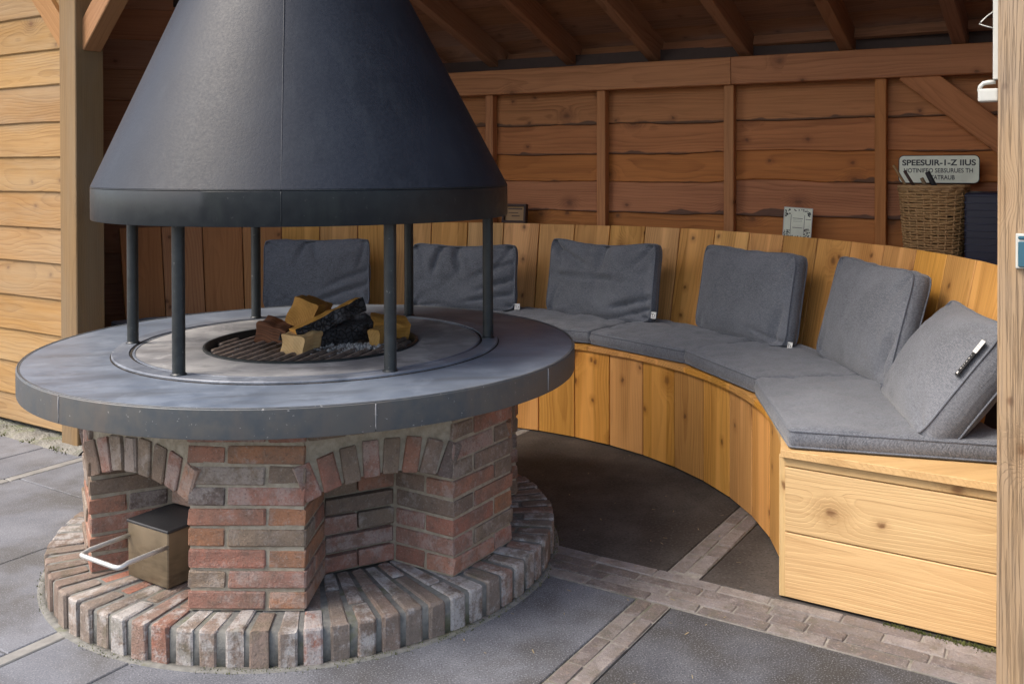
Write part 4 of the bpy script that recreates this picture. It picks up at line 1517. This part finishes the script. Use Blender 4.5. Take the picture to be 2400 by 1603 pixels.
# small framed box picture on the bench back
fm = on_wall_frame(-.470, 1.002, .13, rad(6), rad(4))
pf = thing('picture_frame', 'small dark wooden shadow frame standing on the bench back by the hood', 'frame', W1(-.47, .947, .13))
for x, y, sx_, sy_ in ((0, .047, .150, .014), (0, -.047, .150, .014), (-.068, 0, .014, .080), (.068, 0, .014, .080)):
    put('frame_bar', box_mesh(sx_, sy_, .035, .002), fm @ Matrix.Translation((x, y, 0)), pf, M['frame_dark'])
put('panel', box_mesh(.124, .082, .006, 0), fm @ Matrix.Translation((0, 0, -.006)), pf, M['wicker'])
for y, h_, x0, w2 in ((.026, .012, 0, .09), (.004, .008, -.01, .06), (-.014, .010, .005, .05)):
    put('print', box_mesh(w2, h_ * .5, .0015, 0), fm @ Matrix.Translation((x0, y, -.002)), pf, M['frame_dark'])
# printed notice
nm = on_wall_frame(1.112, .988, .105, rad(3), rad(-5)) @ Matrix.Rotation(rad(-3), 4, 'Z')
nt_ = thing('printed_card', 'pale green printed card with dark corner ornaments leaning on the back wall', 'card', W1(1.11, .92, .1))
put('card', box_mesh(.142, .150, .004, .0006), nm, nt_, M['sign'])
for x in (-.070, .070):
    put('edge', box_mesh(.003, .150, .006, 0), nm @ Matrix.Translation((x, 0, .001)), nt_, M['white_plastic'])
put('edge', box_mesh(.137, .003, .006, 0), nm @ Matrix.Translation((0, .074, .001)), nt_, M['white_plastic'])
rng = random.Random(5)
for (cx_, cy_, ww, hh, n_) in ((0, .062, .09, .008, 16), (-.052, .045, .022, .03, 16), (.052, .045, .022, .028, 16), (-.052, -.052, .026, .03, 20), (.050, -.045, .028, .04, 24), (0, -.066, .09, .006, 12)):
    for q in range(n_):
        put('print', box_mesh(rng.uniform(.003, .008), rng.uniform(.0025, .006), .0008, 0), nm @ Matrix.Translation((cx_ + rng.uniform(-.5, .5) * ww, cy_ + rng.uniform(-.5, .5) * hh, .0024)), nt_, M['sign_ink'])
for (x, y, ww, hh) in ((0, .022, .05, .0025), (0, -.024, .05, .0025), (.052, .020, .026, .0025), (-.034, -.01, .0018, .10), (.033, -.01, .0018, .10), (0, .013, .045, .001), (0, .006, .045, .001)):
    put('print', box_mesh(ww, hh, .0008, 0), nm @ Matrix.Translation((x, y, .0024)), nt_, M['sign_ink'])

# ------------------------------------------------------------------ moss and litter
rng = random.Random(11)
v, f = [], []


def blade(x, y, z, h, wd):
    a = rng.uniform(0, 2 * pi)
    lx, ly = rng.uniform(-.5, .5) * h, rng.uniform(-.5, .5) * h
    k = len(v)
    v.extend(((x - wd * cos(a), y - wd * sin(a), z), (x + wd * cos(a), y + wd * sin(a), z), (x + lx, y + ly, z + h)))
    f.append((k, k + 1, k + 2))


for i in range(5200):
    a = rng.uniform(-pi, pi)
    den = noise.noise(Vector((cos(a) * 3.1, sin(a) * 3.1, 0)))
    if den < -.12 + .15 * rng.random():
        continue
    r = .808 + abs(rng.gauss(0, .011))
    blade(r * cos(a), r * sin(a), -.001, rng.uniform(.002, .009), rng.uniform(.001, .003))
for i in range(2600):
    a = 1.48 + 1.0 * rng.random() ** .7
    if noise.noise(Vector((a * 4, 0, 0))) + (a - 1.9) * .8 < -.1:
        continue
    p = G(a, .416 - abs(rng.gauss(0, .008 + .014 * max(0, a - 1.8))), 0)
    blade(p.x, p.y, .002, rng.uniform(.002, .010), rng.uniform(.001, .003))
for i in range(2200):
    a = -1.6 - 2.6 * rng.random()
    p = G(a, (.22 if rng.random() < .6 else .135) + rng.gauss(0, .014), 0)
    if noise.noise(Vector((p.x * 6, p.y * 6, 0))) < .05:
        continue
    blade(p.x, p.y, .012, rng.uniform(.003, .016), rng.uniform(.0012, .004))
tag(put('moss', data_mesh(v, f), None, None, M['moss']), 'low green moss along the brick rim, bench foot and left footing', 'moss', kind='stuff')
v, f = [], []
for i in range(130):
    a, b = rng.uniform(.2, 2.2), rng.uniform(-.3, 1.6)
    p = G(a, b)
    if p.length < .83 or (p - BC).length > 1.5:
        continue
    an = rng.uniform(0, pi)
    l, w2 = rng.uniform(.003, .009), rng.uniform(.0006, .002)
    dx, dy = cos(an), sin(an)
    k = len(v)
    v.extend(((p.x - dx * l - dy * w2, p.y - dy * l + dx * w2, .004), (p.x + dx * l - dy * w2, p.y + dy * l + dx * w2, .005), (p.x + dx * l + dy * w2, p.y + dy * l - dx * w2, .005), (p.x - dx * l + dy * w2, p.y - dy * l - dx * w2, .004)))
    f.append((k, k + 1, k + 2, k + 3))
tag(put('dry_litter', data_mesh(v, f), None, None, M['leaf']), 'tiny dry straw and leaf bits scattered on the dark paving', 'litter', kind='stuff')
